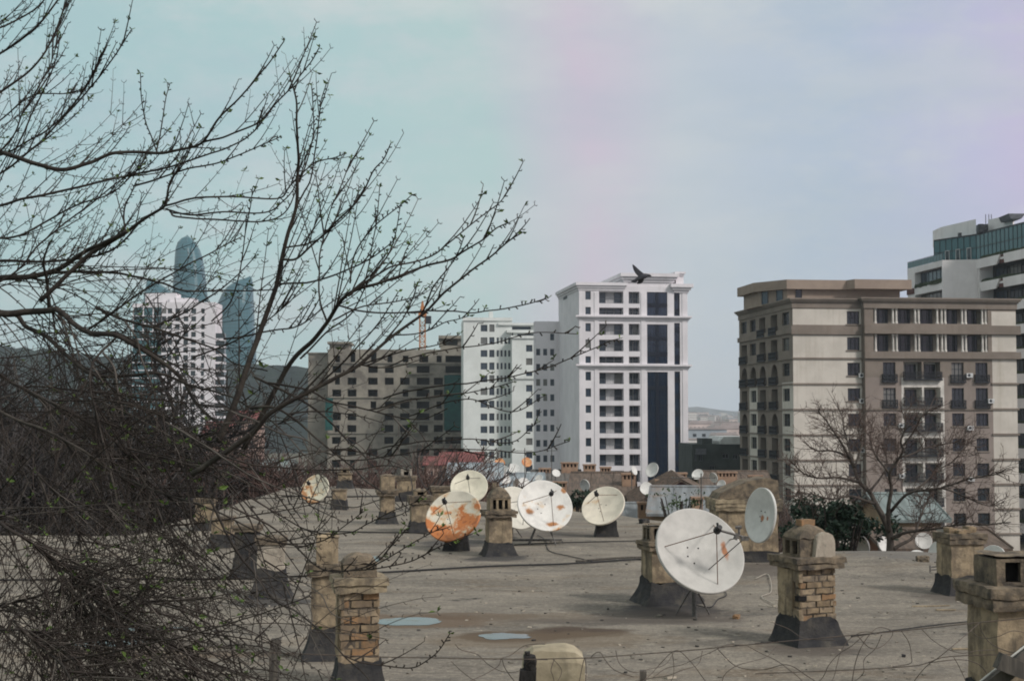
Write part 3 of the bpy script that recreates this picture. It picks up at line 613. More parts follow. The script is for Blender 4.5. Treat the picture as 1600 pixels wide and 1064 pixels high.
def facade(mb, M, u0, u1, z0, z1, ops, mi=0, mfun=None, cuts_u=(), cuts_z=(), rmi=None):
    """wall u0..u1 x z0..z1 with openings (ua,ub,za,zb,reveal,back material or None)"""
    def uq(a, lo, hi):
        o = [];
        for x in sorted([lo, hi] + [min(max(v, lo), hi) for v in a]):
            if not o or x - o[-1] > 1e-4: o.append(x)
        return o
    us = uq([v for o in ops for v in o[:2]] + list(cuts_u), u0, u1); zs = uq([v for o in ops for v in o[2:4]] + list(cuts_z), z0, z1)
    rows = []
    for j in range(len(zs) - 1):
        zc = (zs[j] + zs[j + 1]) / 2
        act = [o for o in ops if o[2] < zc < o[3]]
        i = 0
        while i < len(us) - 1:
            uc = (us[i] + us[i + 1]) / 2
            if any(o[0] < uc < o[1] for o in act): i += 1; continue
            k = mfun(uc, zc) if mfun else mi; i2 = i + 1
            while i2 < len(us) - 1:
                u2 = (us[i2] + us[i2 + 1]) / 2
                if any(o[0] < u2 < o[1] for o in act) or (mfun(u2, zc) if mfun else mi) != k: break
                i2 += 1
            mb.quad(M @ Vector((us[i], 0, zs[j])), M @ Vector((us[i2], 0, zs[j])), M @ Vector((us[i2], 0, zs[j + 1])), M @ Vector((us[i], 0, zs[j + 1])), k); i = i2
    for o in ops:
        a, b, c, d, rv = o[:5]; bk = o[5] if len(o) > 5 else None
        k = rmi if rmi is not None else (mfun((a + b) / 2, d + .05) if mfun else mi)
        p = [(a, c), (b, c), (b, d), (a, d)]
        for q in range(4):
            (x0, y0), (x1, y1) = p[q], p[(q + 1) % 4]
            mb.quad(M @ Vector((x0, 0, y0)), M @ Vector((x1, 0, y1)), M @ Vector((x1, rv, y1)), M @ Vector((x0, rv, y0)), k)
        if bk is not None: mb.quad(M @ Vector((a, rv, c)), M @ Vector((b, rv, c)), M @ Vector((b, rv, d)), M @ Vector((a, rv, d)), bk)
_win = {}
def win_mesh(w, h, nx, nz, frame, glass, ft=0.07, arch=False):
    key = (round(w, 2), round(h, 2), nx, nz, frame.name, glass.name, ft, arch)
    if key in _win: return _win[key]
    mb = MB(); a, b = w / 2 + .01, h
    mb.quad((-a, 0, 0), (a, 0, 0), (a, 0, b), (-a, 0, b), 1)
    f = -.07
    mb.box(-a, -a + ft, f, -.004, 0, b, 0); mb.box(a - ft, a, f, -.004, 0, b, 0)
    mb.box(-a + ft, a - ft, f, -.004, 0, ft, 0); mb.box(-a + ft, a - ft, f, -.004, b - ft, b, 0)
    for i in range(1, nx):
        x = -a + 2 * a * i / nx; mb.box(x - ft / 2, x + ft / 2, f + .01, -.004, ft, b - ft, 0)
    for j in range(1, nz):
        z = b * j / nz; mb.box(-a + ft, a - ft, f + .015, -.004, z - ft / 2, z + ft / 2, 0)
    _win[key] = mb.mesh('window', [frame, glass]); return _win[key]
def put_win(B, me, face, u, z, off, name='window', w=0):
    M = face_m(face, w, off)
    return inst(name, me, B.r, M @ Vector((u, 0, z)), (0, 0, FROT[face]))
def rail_mesh(w, h, depth, m, solid=False, bars=None):
    mb = MB()
    for (x0, y0, x1, y1) in ((-w / 2, -depth, w / 2, -depth), (-w / 2, -depth, -w / 2, 0), (w / 2, -depth, w / 2, 0)):
        L = math.hypot(x1 - x0, y1 - y0)
        if L < .05: continue
        M = Matrix.Translation((x0, y0, 0)) @ Matrix.Rotation(math.atan2(y1 - y0, x1 - x0), 4, 'Z')
        mb.box(0, L, -.03, .03, h - .06, h, 0, M); mb.box(0, L, -.03, .03, .05, .11, 0, M)
        n = max(2, int(L / (.13 if bars is None else bars)))
        for k in range(n + 1): mb.box(L * k / n - .02, L * k / n + .02, -.02, .02, .05, h - .03, 0, M)
        if not solid:
            for k in range(n // 3):
                mb.box(L * (k + .5) / (n // 3) - .12, L * (k + .5) / (n // 3) + .12, -.022, .022, h * .42, h * .6, 0, M)
    mb.box(-w / 2 - .05, w / 2 + .05, -depth - .05, 0, -.10, .04, 0) if depth > .1 else None
    return mb.mesh('balcony_railing', m)
def cornice(mb, u0, u1, z, h, prof, d0=0.0, d1=None, sides=True, mi=0, dep=8.0):
    """stepped moulding round front and both ends; prof = [(fraction of height, projection)]"""
    zz = z
    for fr, pr in prof:
        z2 = zz + h * fr
        mb.box(u0 - pr, u1 + pr, d0 - pr, d0 + dep, zz, z2 - .003, mi); zz = z2
M_white = mat('white_render', (0.71, 0.675, 0.70), (0.63, 0.60, 0.625), 0.25, 0.85, 0.15, 0.01, streak=((0.52, 0.50, 0.50), (.8, .8, .06), .5))
M_greyframe = mat('grey_window_frame', (0.12, 0.125, 0.14), None, 3, .5, 0)
M_darkframe = mat('dark_window_frame', (0.02, 0.024, 0.03), None, 3, .5, 0)
M_whiteframe = mat('white_window_frame', (0.6, 0.6, 0.6), None, 3, .5, 0)
M_gl = glassmat('blue_grey_glass', (0.020, 0.030, 0.045), curtain=.12); M_glb = glassmat('blue_curtain_glass', (0.006, 0.014, 0.030), rand=.35)
M_gld = glassmat('dark_glass', (0.010, 0.014, 0.018), rand=.7, curtain=.07); M_glt = glassmat('teal_glass', (0.02, 0.06, 0.07), rand=.4)
M_flatroof = mat('grey_flat_roof', (0.25, .24, .22), None, .3, .9, .1)
rnd = random.Random(11)

# ================================================================== white tower
B = Bld('apartment_tower', 905, 278, 8, 'tall white apartment tower with stepped cornices and a blue glazed strip')
W = B.U(1075); D = 18.0; zt = B.Z(446, 905)
rowsA = [(456, 474.5), (481, 492), (506, 523.5), (531, 549), (557, 567.5), (582, 600), (607, 626), (633.5, 651), (658, 677), (684, 702), (709.6, 727.6), (735, 753)]
rowsN = [(456, 469), (480.5, 492), (505.6, 518.5), (531, 544), (557, 567.5), (581, 594.6), (607, 620), (633, 645), (658, 671), (684, 697), (709.6, 722), (735, 748)]
secG = [(456, 493), (506.5, 568), (581, 790)]; secN = [(453, 497), (504, 570), (580, 790)]
M_recess = mat('balcony_back_wall', (0.55, 0.54, 0.55), None, 1, .9, .1)
ops = []; wl = []; bal = []
def U(px): return B.U(px, 600)
def Zt(py): return B.Z(py, 990)
for a, b in rowsN: ops.append((U(915), U(923.5), Zt(b), Zt(a), .25)); wl.append((ops[-1], 1, 1, M_gl, .25))
for x0, x1, n in ((936.5, 974.5, 3), (983, 1000, 2)):
    for a, b in rowsA:
        o = (U(x0), U(x1), Zt(b), Zt(a), 1.5, 1); ops.append(o); bal.append((o, n))
for a, b in secG: ops.append((U(1011.5), U(1043.5), Zt(b), Zt(a), .2))
for a, b in secN: ops.append((U(1054), U(1063), Zt(b), Zt(a), .35))
mb = MB(); facade(mb, face_m('front'), 0, W, 0, zt, ops)
opl = []
vL = abs(B.U(873, 600, 'left'))
D = vL
for py in (455, 462):
    pass
facade(mb, face_m('left'), 0, D, 0, zt - .02, [])
facade(mb, face_m('right', W), 0, D, 0, zt, [])
mb.quad((0, 0, zt), (W, 0, zt), (W, D, zt), (0, D, zt)); mb.quad((0, D, 0), (W, D, 0), (W, D, zt), (0, D, zt))
mb.build('wall', [M_white, M_recess], B.r)
# attic block above the glazed strip, end block, rear parapet
mb = MB(); ua, ub = U(977), U(1053); za = Zt(428)
mb.box(ua, ub, .15, D - 3, zt, za - 1.6); cornice(mb, ua, ub, za - 1.6, 1.7, [(.3, .25), (.3, .6), (.4, 1.0)], .15, dep=D - 4)
mb.build('attic', M_white, B.r)
mb = MB(); mb.box(U(1058), U(1070), .4, 9, zt + .4, Zt(430)); cornice(mb, U(1059), U(1069), Zt(430), .8, [(.5, .2), (.5, .45)], .4, dep=8)
mb.build('corner_turret', M_white, B.r)
mb = MB(); cornice(mb, 0, ua - .3, zt - .9, 1.5, [(.3, .15), (.3, .4), (.4, .7)], 0, dep=D); cornice(mb, ub + .3, W, zt - 1.2, 1.7, [(.3, .25), (.3, .6), (.4, 1.0)], 0, dep=D)
mb.build('cornice', M_white, B.r)
for py in (501, 577):
    mb = MB(); cornice(mb, 0, W, Zt(py), .95, [(.35, .2), (.3, .45), (.35, .75)], 0, dep=.1); mb.build('string_course', M_white, B.r)
mb = MB()
for u0, u1 in ((U(905), U(912)), (U(929), U(935)), (U(1002), U(1009)), (U(1066.5), U(1073))): mb.box(u0, u1, -.12, -.001, 0, zt - 1.3)
mb.build('pilasters', M_white, B.r)
for (o, nx, nz, gl, rv) in wl: put_win(B, win_mesh(o[1] - o[0], o[3] - o[2], nx, nz, M_greyframe, gl), 'front', (o[0] + o[1]) / 2, o[2], rv)
for o, n in bal:
    w_ = o[1] - o[0]; h_ = o[3] - o[2]
    for k in range(n):
        if n == 3 and k == 1 and h_ > 1.8: continue
        ww = w_ / n - .12; put_win(B, win_mesh(ww, h_ - .15, 2 if n == 2 else 1, 1, M_greyframe, M_gl), 'front', o[0] + w_ * (k + .5) / n, o[2] + .02, 1.47)
    mb = MB(); put = rail_mesh(w_ - .1, min(.95, h_ * .45), 0.0, M_greyframe, True, .3); inst('balcony_railing', put, B.r, ((o[0] + o[1]) / 2, .12, o[2]))
mdark = mat('dark_mullion', (0.008, 0.012, 0.024), None, 3, .3, 0)
for a, b in secG:
    u0, u1, z0, z1 = U(1011.5), U(1043.5), Zt(b), Zt(a); mb = MB(); w_ = u1 - u0; hh = z1 - z0
    mb.quad((u0, .2, z0), (u1, .2, z0), (u1, .2, z1), (u0, .2, z1), 1)
    um = (U(1025) + U(1030)) / 2; mb.box(um - .33, um + .33, .10, .19, z0, z1, 0)
    nfl = max(1, round(hh / 3.2))
    for k in range(1, nfl * 2):
        z = z0 + hh * k / (nfl * 2); mb.box(u0, um - .34, .16, .195, z - .05, z + .05, 0); mb.box(um + .34, u1, .16, .195, z - .05, z + .05, 0)
    for k in (1, 2, 4, 5): u = u0 + w_ * k / 6; mb.box(u - .04, u + .04, .165, .196, z0, z1, 0)
    for z in ([z0 + 2.1] if hh < 5 else [z0 + 1.9, z0 + 5.0] if hh < 9 else [z1 - 3.1]): mb.box(u0, u1, .08, .155, z - .38, z + .38, 0)
    mb.build('glazed_strip', [mdark, M_glb], B.r)
for a, b in secN:
    u0, u1, z0, z1 = U(1054), U(1063), Zt(b), Zt(a); mb = MB()
    mb.quad((u0, .35, z0), (u1, .35, z0), (u1, .35, z1), (u0, .35, z1), 1); n = max(1, round((z1 - z0) / 3.2))
    for k in range(n): z = z0 + (z1 - z0) * (k + .5) / n; mb.box(u0 - .02, u1 + .02, .26, .345, z - .55, z + .55, 0)
    mb.build('glazed_strip', [mdark, M_glb], B.r)
for v, py in ((D * .25, 452), (D * .65, 462)):
    mb = MB(); z = B.Z(py, 890, 'left'); mb.box(-.05, -.004, v - 2.2, v + 2.2, z - .35, z + .35); mb.build('wall_vent', M_darkframe, B.r)
# rear wing seen at the tower's left
mb = MB(); zc = B.Z(490, 862); Mw = Matrix.Translation((-5.2, D - .5, 0))
ops = []; xs = [.5, 2.0, 3.5]
for k in range(11):
    z1 = zc - 2.6 - k * 3.2
    if z1 < 2: break
    for x in xs[(2 if k == 0 else 0):]: ops.append((x - .2, x + .65, z1 - 1.4, z1, .12))
facade(mb, Mw, 0, 5.2, 0, zc, ops); mb.box(-5.2, 0, D - .3, D + 1.2, 0, zc - .05); mb.build('rear_wing', M_white, B.r)
for o in ops: inst('window', win_mesh(.85, 1.4, 1, 1, M_greyframe, M_gl), B.r, Mw @ Vector(((o[0] + o[1]) / 2, .12, o[2])))

# ================================================================== long white block to its left
M_white2 = mat('greenish_white_render', (0.68, 0.70, 0.68), (0.60, 0.62, 0.60), 0.25, 0.85, 0.15, 0.01, streak=((0.48, 0.49, 0.48), (.8, .8, .06), .5))
B = Bld('apartment_block', 724, 350, 4, 'white apartment block with small dark windows and a stepped penthouse, left of the white tower')
W = B.U(872); D = 16; zt = B.Z(498, 724); ops = []; sty = []
def U(px): return B.U(px, 600)
def Zt(py): return B.Z(py, 760)
for k in range(13):
    y0 = 507.5 + 19.8 * k
    if Zt(y0 + 11) < .5: break
    ops.append((U(751), U(761.5), Zt(y0 + 10.5), Zt(y0), .25)); ops.append((U(764.5), U(772.5), Zt(y0 + 11), Zt(y0 - .5), .25))
    if k:
        for x in (776, 782, 788, 794): ops.append((U(x), U(x + 3.4), Zt(y0 + 10), Zt(y0), .25))
mb = MB(); facade(mb, face_m('front'), 0, U(800), 0, zt, ops); facade(mb, face_m('left'), 0, D, 0, zt, [])
mb.quad((0, 0, zt), (U(800), 0, zt), (U(800), D, zt), (0, D, zt)); mb.box(U(800), W, 4, D, 0, Zt(505)); mb.box(0, U(800), D - .1, D, 0, zt)
mb.box(-.25, U(800) + .1, -.3, .6, zt - .5, zt + .3); mb.build('wall', M_white2, B.r)
for o in ops: put_win(B, win_mesh(o[1] - o[0], o[3] - o[2], 2 if o[1] - o[0] > 1 else 1, 1, M_greyframe, M_gl), 'front', (o[0] + o[1]) / 2, o[2], .25)
# projecting bay
bo = -3.0; ua, ub = B.U(800, 600, 'front', bo), B.U(857, 600, 'front', bo); zb = B.Z(527, 830, 'front', bo); ops = []
for k in range(10):
    y0 = 539 + 20.8 * k; z0, z1 = B.Z(y0 + 10.5, 830, 'front', bo), B.Z(y0, 830, 'front', bo)
    if z0 < .5: break
    ops.append((B.U(822, 600, 'front', bo), B.U(832, 600, 'front', bo), z0, z1, .25))
mb = MB(); facade(mb, face_m('front', 0, bo), ua, ub, 0, zb, ops); mb.box(ua, ub, bo + .3, 4, zb - .3, zb - .05)
mb.quad((ua, bo, 0), (ua, 3.99, 0), (ua, 3.99, zb), (ua, bo, zb)); mb.quad((ub, bo, 0), (ub, 3.99, 0), (ub, 3.99, zb), (ub, bo, zb))
for py in (529, 592): z = B.Z(py, 830, 'front', bo); mb.box(ua - .3, ub + .3, bo - .35, bo - .002, z, z + .7)
mb.build('projecting_bay', M_white2, B.r)
for o in ops: put_win(B, win_mesh(o[1] - o[0], o[3] - o[2], 2, 1, M_greyframe, M_gl), 'front', (o[0] + o[1]) / 2, o[2], bo + .25)
mb = MB(); zp = zb
mb.box(ua + .5, ub - .5, 0, 10, zb, Zt(520)); mb.box(ua - 1.2, ub, -1.5, 11, Zt(520), Zt(516)); mb.box(U(785), ub - 1.5, 1, 10, Zt(516), Zt(508)); mb.box(U(778), ub, -.5, 11, Zt(508), Zt(504.5)); mb.box(U(765), U(771), 2, 5, zt, Zt(486))
mb.build('penthouse', M_white2, B.r)
mb = MB(); mb.box(ua + 1.5, ub - 3, -.06, -.004, Zt(526), Zt(521.5)); mb.box(U(795), ub - 4, .93, .996, Zt(514), Zt(510)); mb.build('penthouse_dark_strips', M_gl, B.r)  # dark strips set between the penthouse slabs

# ================================================================== unfinished concrete frame, with a crane mast behind
M_conc = mat('raw_concrete', (0.27, 0.245, 0.205), (0.19, 0.17, 0.145), .4, .95, .3, .03, stain=(0.12, .105, .09), ss=.2)
M_net = mat('green_scaffold_net', (0.012, 0.085, 0.075), (0.008, 0.055, 0.055), .8, .9, .5, .1, rand=.2)
B = Bld('unfinished_building', 512, 372, 3, 'unfinished raw concrete frame building with open dark floors and green netting')
W = B.U(723.5); zt = B.Z(546, 620); ops = []
def U(px): return B.U(px, 600)
def Zt(py): return B.Z(py, 620)
cols = [(519, 533), (543, 557), (575, 590), (601, 615), (625, 640), (651, 671), (678, 692), (696, 721)]
rows = [(555.5, 566)] + [(571.5 + 18.5 * k, 582.5 + 18.5 * k) for k in range(11)]
for j, (a, b) in enumerate(rows):
    for i, (x0, x1) in enumerate(cols):
        if Zt(b) < .3: continue
        if j == 0 and i in (1, 2): a2 = 550
        else: a2 = a
        if rnd.random() < (.10 if i < 7 else 0): continue
        s = rnd.choice((0, 0, 0, 4, -2)) if i < 7 else 0
        if j == 0 and i < 7: s = 4
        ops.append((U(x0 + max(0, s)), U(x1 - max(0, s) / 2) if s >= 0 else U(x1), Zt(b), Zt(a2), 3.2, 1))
mb = MB(); facade(mb, face_m('front'), 0, W, 0, zt, ops); facade(mb, face_m('left'), 0, 18, 0, zt, []); facade(mb, face_m('right', W), 0, 18, 0, zt, [])
mb.quad((0, 0, zt), (W, 0, zt), (W, 18, zt), (0, 18, zt)); mb.build('wall', [M_conc, M_soot_dark], B.r)  # near-black backs paint the shade inside the open floors
mb = MB()
for j, (a, b) in enumerate(rows):
    z = Zt(b) - .35
    if z > 1: mb.box(U(700) if j % 3 else -.2, W + .4, -.8 if j % 3 else -.35, -.002, z, z + .28); mb.box(U(640), U(676), -.9, -.003, z + .01, z + .24)
mb.build('floor_slab_edges', M_conc, B.r)
mb = MB(); zz = Zt(524); mb.box(U(688), W, 1, 14, zt, zt + (zz - zt) * .3); mb.box(U(686), U(692), .8, 13, zt + (zz - zt) * .3, zz - .8)
mb.box(U(715), W, .8, 13, zt + (zz - zt) * .3, zz - .8); mb.box(U(685), W + .5, 0, 15, zz - .8, zz); mb.box(U(692), U(715), 4, 12, zt + 1, zz - .8); mb.build('stair_head', M_conc, B.r)
mb = MB(); zz = Zt(534); mb.box(U(514), U(545), 1, 12, zt, zz - .6); mb.box(U(511), U(548), 0, 13, zz - .6, zz); mb.build('roof_room', M_conc, B.r)
mb = MB(); mb.box(U(694), W + .1, -1.05, -.95, Zt(672), Zt(586)); mb.build('scaffold_net', M_net, B.r)
mb = MB(); mb.box(-.5, U(521), -1.6, -1.5, Zt(672), Zt(622)); mb.build('scaffold_net', M_net, B.r)
mb = MB(); mb.box(-5.5, -.4, 4, 16, 0, Zt(552)); mb.box(-5.9, -.3, 3.6, 16.4, Zt(552), Zt(550)); mb.build('side_wing', M_conc, B.r)
M_crane = mat('orange_crane_paint', (0.50, 0.20, 0.07), (0.40, .16, .06), 1, .6, 0)
p = P(660, 546, 396); r = empty('tower_crane', (p.x, p.y, GZ), 'orange lattice mast of a tower crane rising behind the unfinished concrete building', 'crane')
zt = P(660, 494, 396).z - GZ; mb = MB()
for sx in (-.75, .75):
    for sy in (-.75, .75): mb.box(sx - .13, sx + .13, sy - .13, sy + .13, 0, zt)
k = 0; z = 1.0
while z < zt - 1.5:
    for a, b in (((-.75, -.75), (.75, -.75)), ((.75, -.75), (.75, .75)), ((.75, .75), (-.75, .75)), ((-.75, .75), (-.75, -.75))):
        mb.tube([(a[0], a[1], z), (b[0], b[1], z + 1.5)], .08, 4); mb.tube([(a[0], a[1], z), (b[0], b[1], z)], .08, 4)
    z += 1.5
mb.build('mast', M_crane, r)
mb = MB(); mb.box(-1.1, 1.1, -1.1, 1.1, zt, zt + .8); mb.prism([(-.8, zt + .8), (.8, zt + .8), (.15, zt + 4.2), (-.15, zt + 4.2)], -.7, .7); mb.build('slewing_head', M_crane, r)
mb = MB(); mb.box(1.0, 2.5, -2.2, -.5, zt - 2.2, zt - .1); mb.build('cab', M_darkframe, r)

# ================================================================== far white tower with square dark windows
B = Bld('apartment_tower', 251, 545, 2, 'slim white tower with a grid of square dark windows, below the flame-shaped glass towers')
W = B.U(335); zt = B.Z(472, 290); ops = []
def U(px): return B.U(px, 560)
def Zt(py): return B.Z(py, 290)
for k in range(18):
    y0 = 482 + 12.15 * k
    if Zt(y0 + 8) < 1: break
    for x0, x1 in ((251.5, 259), (261, 268), (273, 280), (286, 293.5), (298, 305.5), (314, 319)): ops.append((U(x0), U(x1), Zt(y0 + 8), Zt(y0), .3))
mb = MB(); facade(mb, face_m('front'), 0, W, 0, zt, ops); facade(mb, face_m('left'), 0, 16, 0, zt, []); facade(mb, face_m('right', W), 0, 16, 0, zt, [])
mb.quad((0, 0, zt), (W, 0, zt), (W, 16, zt), (0, 16, zt)); mb.box(U(223), U(272), 3, 12, zt + .02, Zt(457)); mb.box(U(262), U(300), 2, 12, zt + .01, Zt(465)); mb.build('wall', M_white, B.r)
for o in ops: put_win(B, win_mesh(o[1] - o[0], o[3] - o[2], 1, 1, M_darkframe, M_gld), 'front', (o[0] + o[1]) / 2, o[2], .3)
mb = MB(); uL = U(205); mb.box(uL, -.05, 2, 15, 0, Zt(480)); mb.build('glazed_wing', M_glt, B.r)
mb = MB()
for k in range(18):
    z = Zt(494 + 12.15 * k)
    if z > 1: mb.box(uL - .1, -.06, 1.7, 1.995, z, z + .35)
for u in (uL + .1, uL * .66, uL * .33): mb.box(u - .15, u + .25, 1.8, 1.99, Zt(520), Zt(480))
mb.box(uL - .2, -.06, 1.6, 15.2, Zt(480), Zt(474)); mb.build('wing_bands', M_white, B.r)
for k in range(14):
    z = Zt(532 + 12.15 * k)
    if z > 1:
        mb = MB(); mb.box(0, 3.6, 0, 4, 0, .9); mb.box(.02, 3.4, .5, 4, .9, 2.9, 1); inst('balcony', mb.mesh('balcony', [M_white, M_gld]), B.r, (W + .02, 1, z))

# ================================================================== flame-shaped glass towers far off
def flamemat():
    m, nt, b = newmat('far_tower_glass'); v = coords(nt); sp = nd(nt, 'ShaderNodeSeparateXYZ'); lk(nt, v, sp.inputs[0])
    fr = mathn(nt, 'FRACT', mathn(nt, 'MULTIPLY', sp.outputs[2], 1 / 4.0)); ln = mathn(nt, 'LESS_THAN', fr, .22)
    n = noisen(nt, v, .02, 4, .5)
    c = mixc(nt, n, (0.012, 0.085, 0.115), (0.03, .115, .135)); c = mixc(nt, mathn(nt, 'MULTIPLY', ln, .6), c, (0.012, .045, .06))
    lk(nt, c, b.inputs['Base Color']); b.inputs['Roughness'].default_value = .35; b.inputs['Specular IOR Level'].default_value = .25; return m
M_flame = flamemat()
def flame(d, prof, label, bend):
    base = P((prof[-1][1] + prof[-1][2]) / 2, 650, d); root = empty('flame_shaped_tower', (base.x, base.y, GZ), label, 'skyscraper', 'flame-shaped glass towers')
    mb = MB(); rings = []; seg = 28; vs = []; fs = []
    pr = []
    for (a, b) in zip(prof, prof[1:]):
        for k in range(5): t = k / 5; pr.append(tuple(a[i] + (b[i] - a[i]) * t for i in range(3)))
    pr.append(prof[-1]); pr.append((None, prof[-1][1], prof[-1][2]))
    wmax = (max(q[2] - q[1] for q in pr)) / F * d / 2
    for q in pr:
        z = P(q[1], q[0], d).z - GZ if q[0] is not None else -.5
        xl = P(q[1], 650, d).x - base.x; xr = P(q[2], 650, d).x - base.x; rx = max(.05, (xr - xl) / 2); cx = (xl + xr) / 2
        ry = min(rx * 1.15 + .1, wmax) ; cy = bend * (z / 180.0) ** 2
        for k in range(seg):
            th = 2 * math.pi * k / seg; cs, sn = math.cos(th), math.sin(th)
            e = .72; vs.append((cx + rx * math.copysign(abs(cs) ** e, cs), cy + ry * math.copysign(abs(sn) ** e, sn), z))
    n = len(pr)
    for i in range(n - 1):
        for k in range(seg): k2 = (k + 1) % seg; fs.append((i * seg + k, (i + 1) * seg + k, (i + 1) * seg + k2, i * seg + k2))
    mb.add(vs, fs); mb.build('glass_skin', M_flame, root, smooth=False)
    # rib along one edge
    mb = MB(); pts = []
    for q in pr[:-1]:
        z = P(q[1], q[0], d).z - GZ; xl = P(q[1], 650, d).x - base.x; xr = P(q[2], 650, d).x - base.x
        pts.append(((xl + (xr - xl) * .62), -min(max(.05, (xr - xl) / 2) * 1.15 + .1, wmax) * .95 + bend * (z / 180.0) ** 2, z))
    mb.tube(pts, 1.1, 5); mb.build('edge_rib', M_flame, root)
flame(1480, [(367, 284, 287), (371, 277, 293), (378, 271.5, 299), (388, 269, 305), (402, 268.5, 310), (425, 268, 314), (450, 267, 317.5), (480, 265, 321), (560, 262, 324), (650, 266, 322)], 'tallest flame-shaped glass tower with a rounded tip, left of the thick reddish limb', 8)
flame(1600, [(434, 224, 228), (438, 223.5, 236), (444, 223, 247), (450, 223, 256), (458, 222, 264), (475, 221, 272), (560, 218, 282), (650, 220, 280)], 'lowest flame-shaped glass tower, partly hidden behind the tallest one', 10)
flame(1520, [(432, 385, 388.5), (436, 372, 390), (441, 362, 390.5), (449, 351, 391), (460, 344, 391.5), (475, 338, 392.5), (500, 335, 394), (560, 334, 398), (650, 338, 396)], 'right-hand flame-shaped glass tower with a slanted pointed tip', 8)

# ================================================================== tan and cream apartment block
M_tan = mat('tan_render', (0.22, 0.183, 0.155), (0.175, 0.145, 0.122), .3, .9, .2, .01, streak=((0.14, .105, .08), (.9, .9, .07), .5))
M_pink = mat('rose_tan_render', (0.26, 0.215, 0.19), (0.215, 0.178, 0.158), .3, .9, .2, .01, streak=((0.18, .14, .115), (.9, .9, .07), .45))
M_cream = mat('cream_render', (0.56, 0.515, 0.46), (0.48, 0.44, 0.39), .3, .9, .15, .01, streak=((0.38, .34, .28), (1.2, 1.2, .10), .6))
M_ctrim = mat('white_column', (0.66, .62, .57), None, 1, .8, .1)
M_iron = mat('wrought_iron', (0.018, 0.02, 0.026), None, 5, .6, 0)
B = Bld('apartment_block', 1240, 186, 7, 'tan and cream apartment block with colonnaded top floors, behind the bare tree on the right')
po = -0.9                      # the middle part stands forward of the cream part
zt = B.Z(467, 1240); W = B.U(1589, 600, 'front', po)
def U(px): return B.U(px, 600)
def V(px): return B.U(px, 600, 'front', po)
def Zc(py): return B.Z(py, 1335)
def Zm(py): return B.Z(py, 1460, 'front', po)
FL = [496.5, 537.0, 576.8, 616.6, 656.2, 695.5, 734.5, 773.5, 812.5, 851.5]
u_s = U(1353)
# cream part
ops = [(U(1324.5), U(1344.5), Zc(y + 10), Zc(y - 10), .3) for y in FL if Zc(y + 10) > .5]
bz = [(Zc(483), Zc(463)), (Zc(524), Zc(508))]
def mf_c(u, z):
    for a, b in bz:
        if a < z < b: return 1
    if u > U(1346.5): return 1
    return 0
mb = MB(); facade(mb, face_m('front'), 0, u_s, 0, zt, ops, mfun=mf_c, cuts_u=[U(1346.5)], cuts_z=[x for q in bz for x in q])
# middle part, colonnade floors and window floors
ms = V(1352); m_op = []; winl = []
for y0, y1 in ((482, 506), (522.5, 549.5)):
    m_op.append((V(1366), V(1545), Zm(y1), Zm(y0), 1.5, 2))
body = []
for i, y in enumerate(FL[2:]):
    tall = i < 2
    if Zm(y + 16) < .3: continue
    ztop, zbot = Zm(y - 10.5), Zm(y + (20.5 if tall else 9.5))
    body.append((V(1380), V(1399.5), zbot if not tall else Zm(y + 20), ztop, .3))
    m_op.append((V(1412), V(1440.5), Zm(y + 17), Zm(y - 11.5), 1.4, 3)); m_op.append((V(1443.5), V(1469.5), Zm(y + 17), Zm(y - 11.5), 1.4, 3))
    body.append((V(1487), V(1506), zbot, ztop, .3)); body.append((V(1524.5), V(1543.5), zbot, ztop, .3))
zk = Zm(614)
def mf_m(u, z):
    if u > V(1551) and not any(a < z < b for a, b in ((Zm(486), Zm(460)), (Zm(523), Zm(508)), (Zm(561), Zm(549)))): return 0
    if Zm(590) < z: return 1
    if V(1408.5) < u < V(1475): return 3
    return 4
cu = [V(1551), V(1408.5), V(1475)]; cz = [Zm(486), Zm(523), Zm(508), Zm(561), Zm(549), Zm(590)]
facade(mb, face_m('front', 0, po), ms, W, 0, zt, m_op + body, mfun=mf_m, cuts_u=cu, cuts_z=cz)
mb.quad((ms, po, 0), (ms, 0, 0), (ms, 0, zt), (ms, po, zt), 1)
# left flank, seen steeply
def Vl(px): return B.U(px, 600, 'left')
def Zl(py, px): return B.Z(py, px, 'left')
DL = Vl(1155.5); lo = []; arches = []; lrail = []
colsL = [(1223, 1234), (1205, 1215), (1187, 1196.5), (1172.5, 1181.5), (1158.5, 1167.5)]
hs = [(Zc(y + 10), Zc(y - 10)) for y in FL]
for ci, (x0, x1) in enumerate(colsL):
    va, vb = Vl(x1), Vl(x0)
    for i, (zb, z1) in enumerate(hs):
        door = ci in (1, 2) or (ci == 4 and i > 0) or (ci == 3 and i >= 2 and i < 3)
        a = zb - (1.0 if door else 0)
        if a < .3: continue
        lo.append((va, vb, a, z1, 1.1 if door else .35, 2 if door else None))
        if door: lrail.append(((va + vb) / 2, a, vb - va))
        if door and i in (2, 4): arches.append((va, vb, z1))
def mf_l(v, z):
    if z < Zc(597) and (v < Vl(1222) or Vl(1183.5) < v < Vl(1171)): 
        return 0
    return 1
facade(mb, face_m('left'), 0, DL, 0, zt, lo, mfun=mf_l, cuts_u=[Vl(1222), Vl(1183.5), Vl(1171)], cuts_z=[Zc(597)])
facade(mb, face_m('right', W), po, DL, 0, zt, [], mi=0); mb.quad((0, 0, zt), (W, 0, zt), (W, DL, zt), (0, DL, zt), 1); mb.quad((0, DL, 0), (W, DL, 0), (W, DL, zt), (0, DL, zt), 1)
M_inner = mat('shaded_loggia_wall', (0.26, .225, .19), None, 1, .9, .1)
mb.build('wall', [M_cream, M_tan, M_inner, M_ctrim, M_pink], B.r)
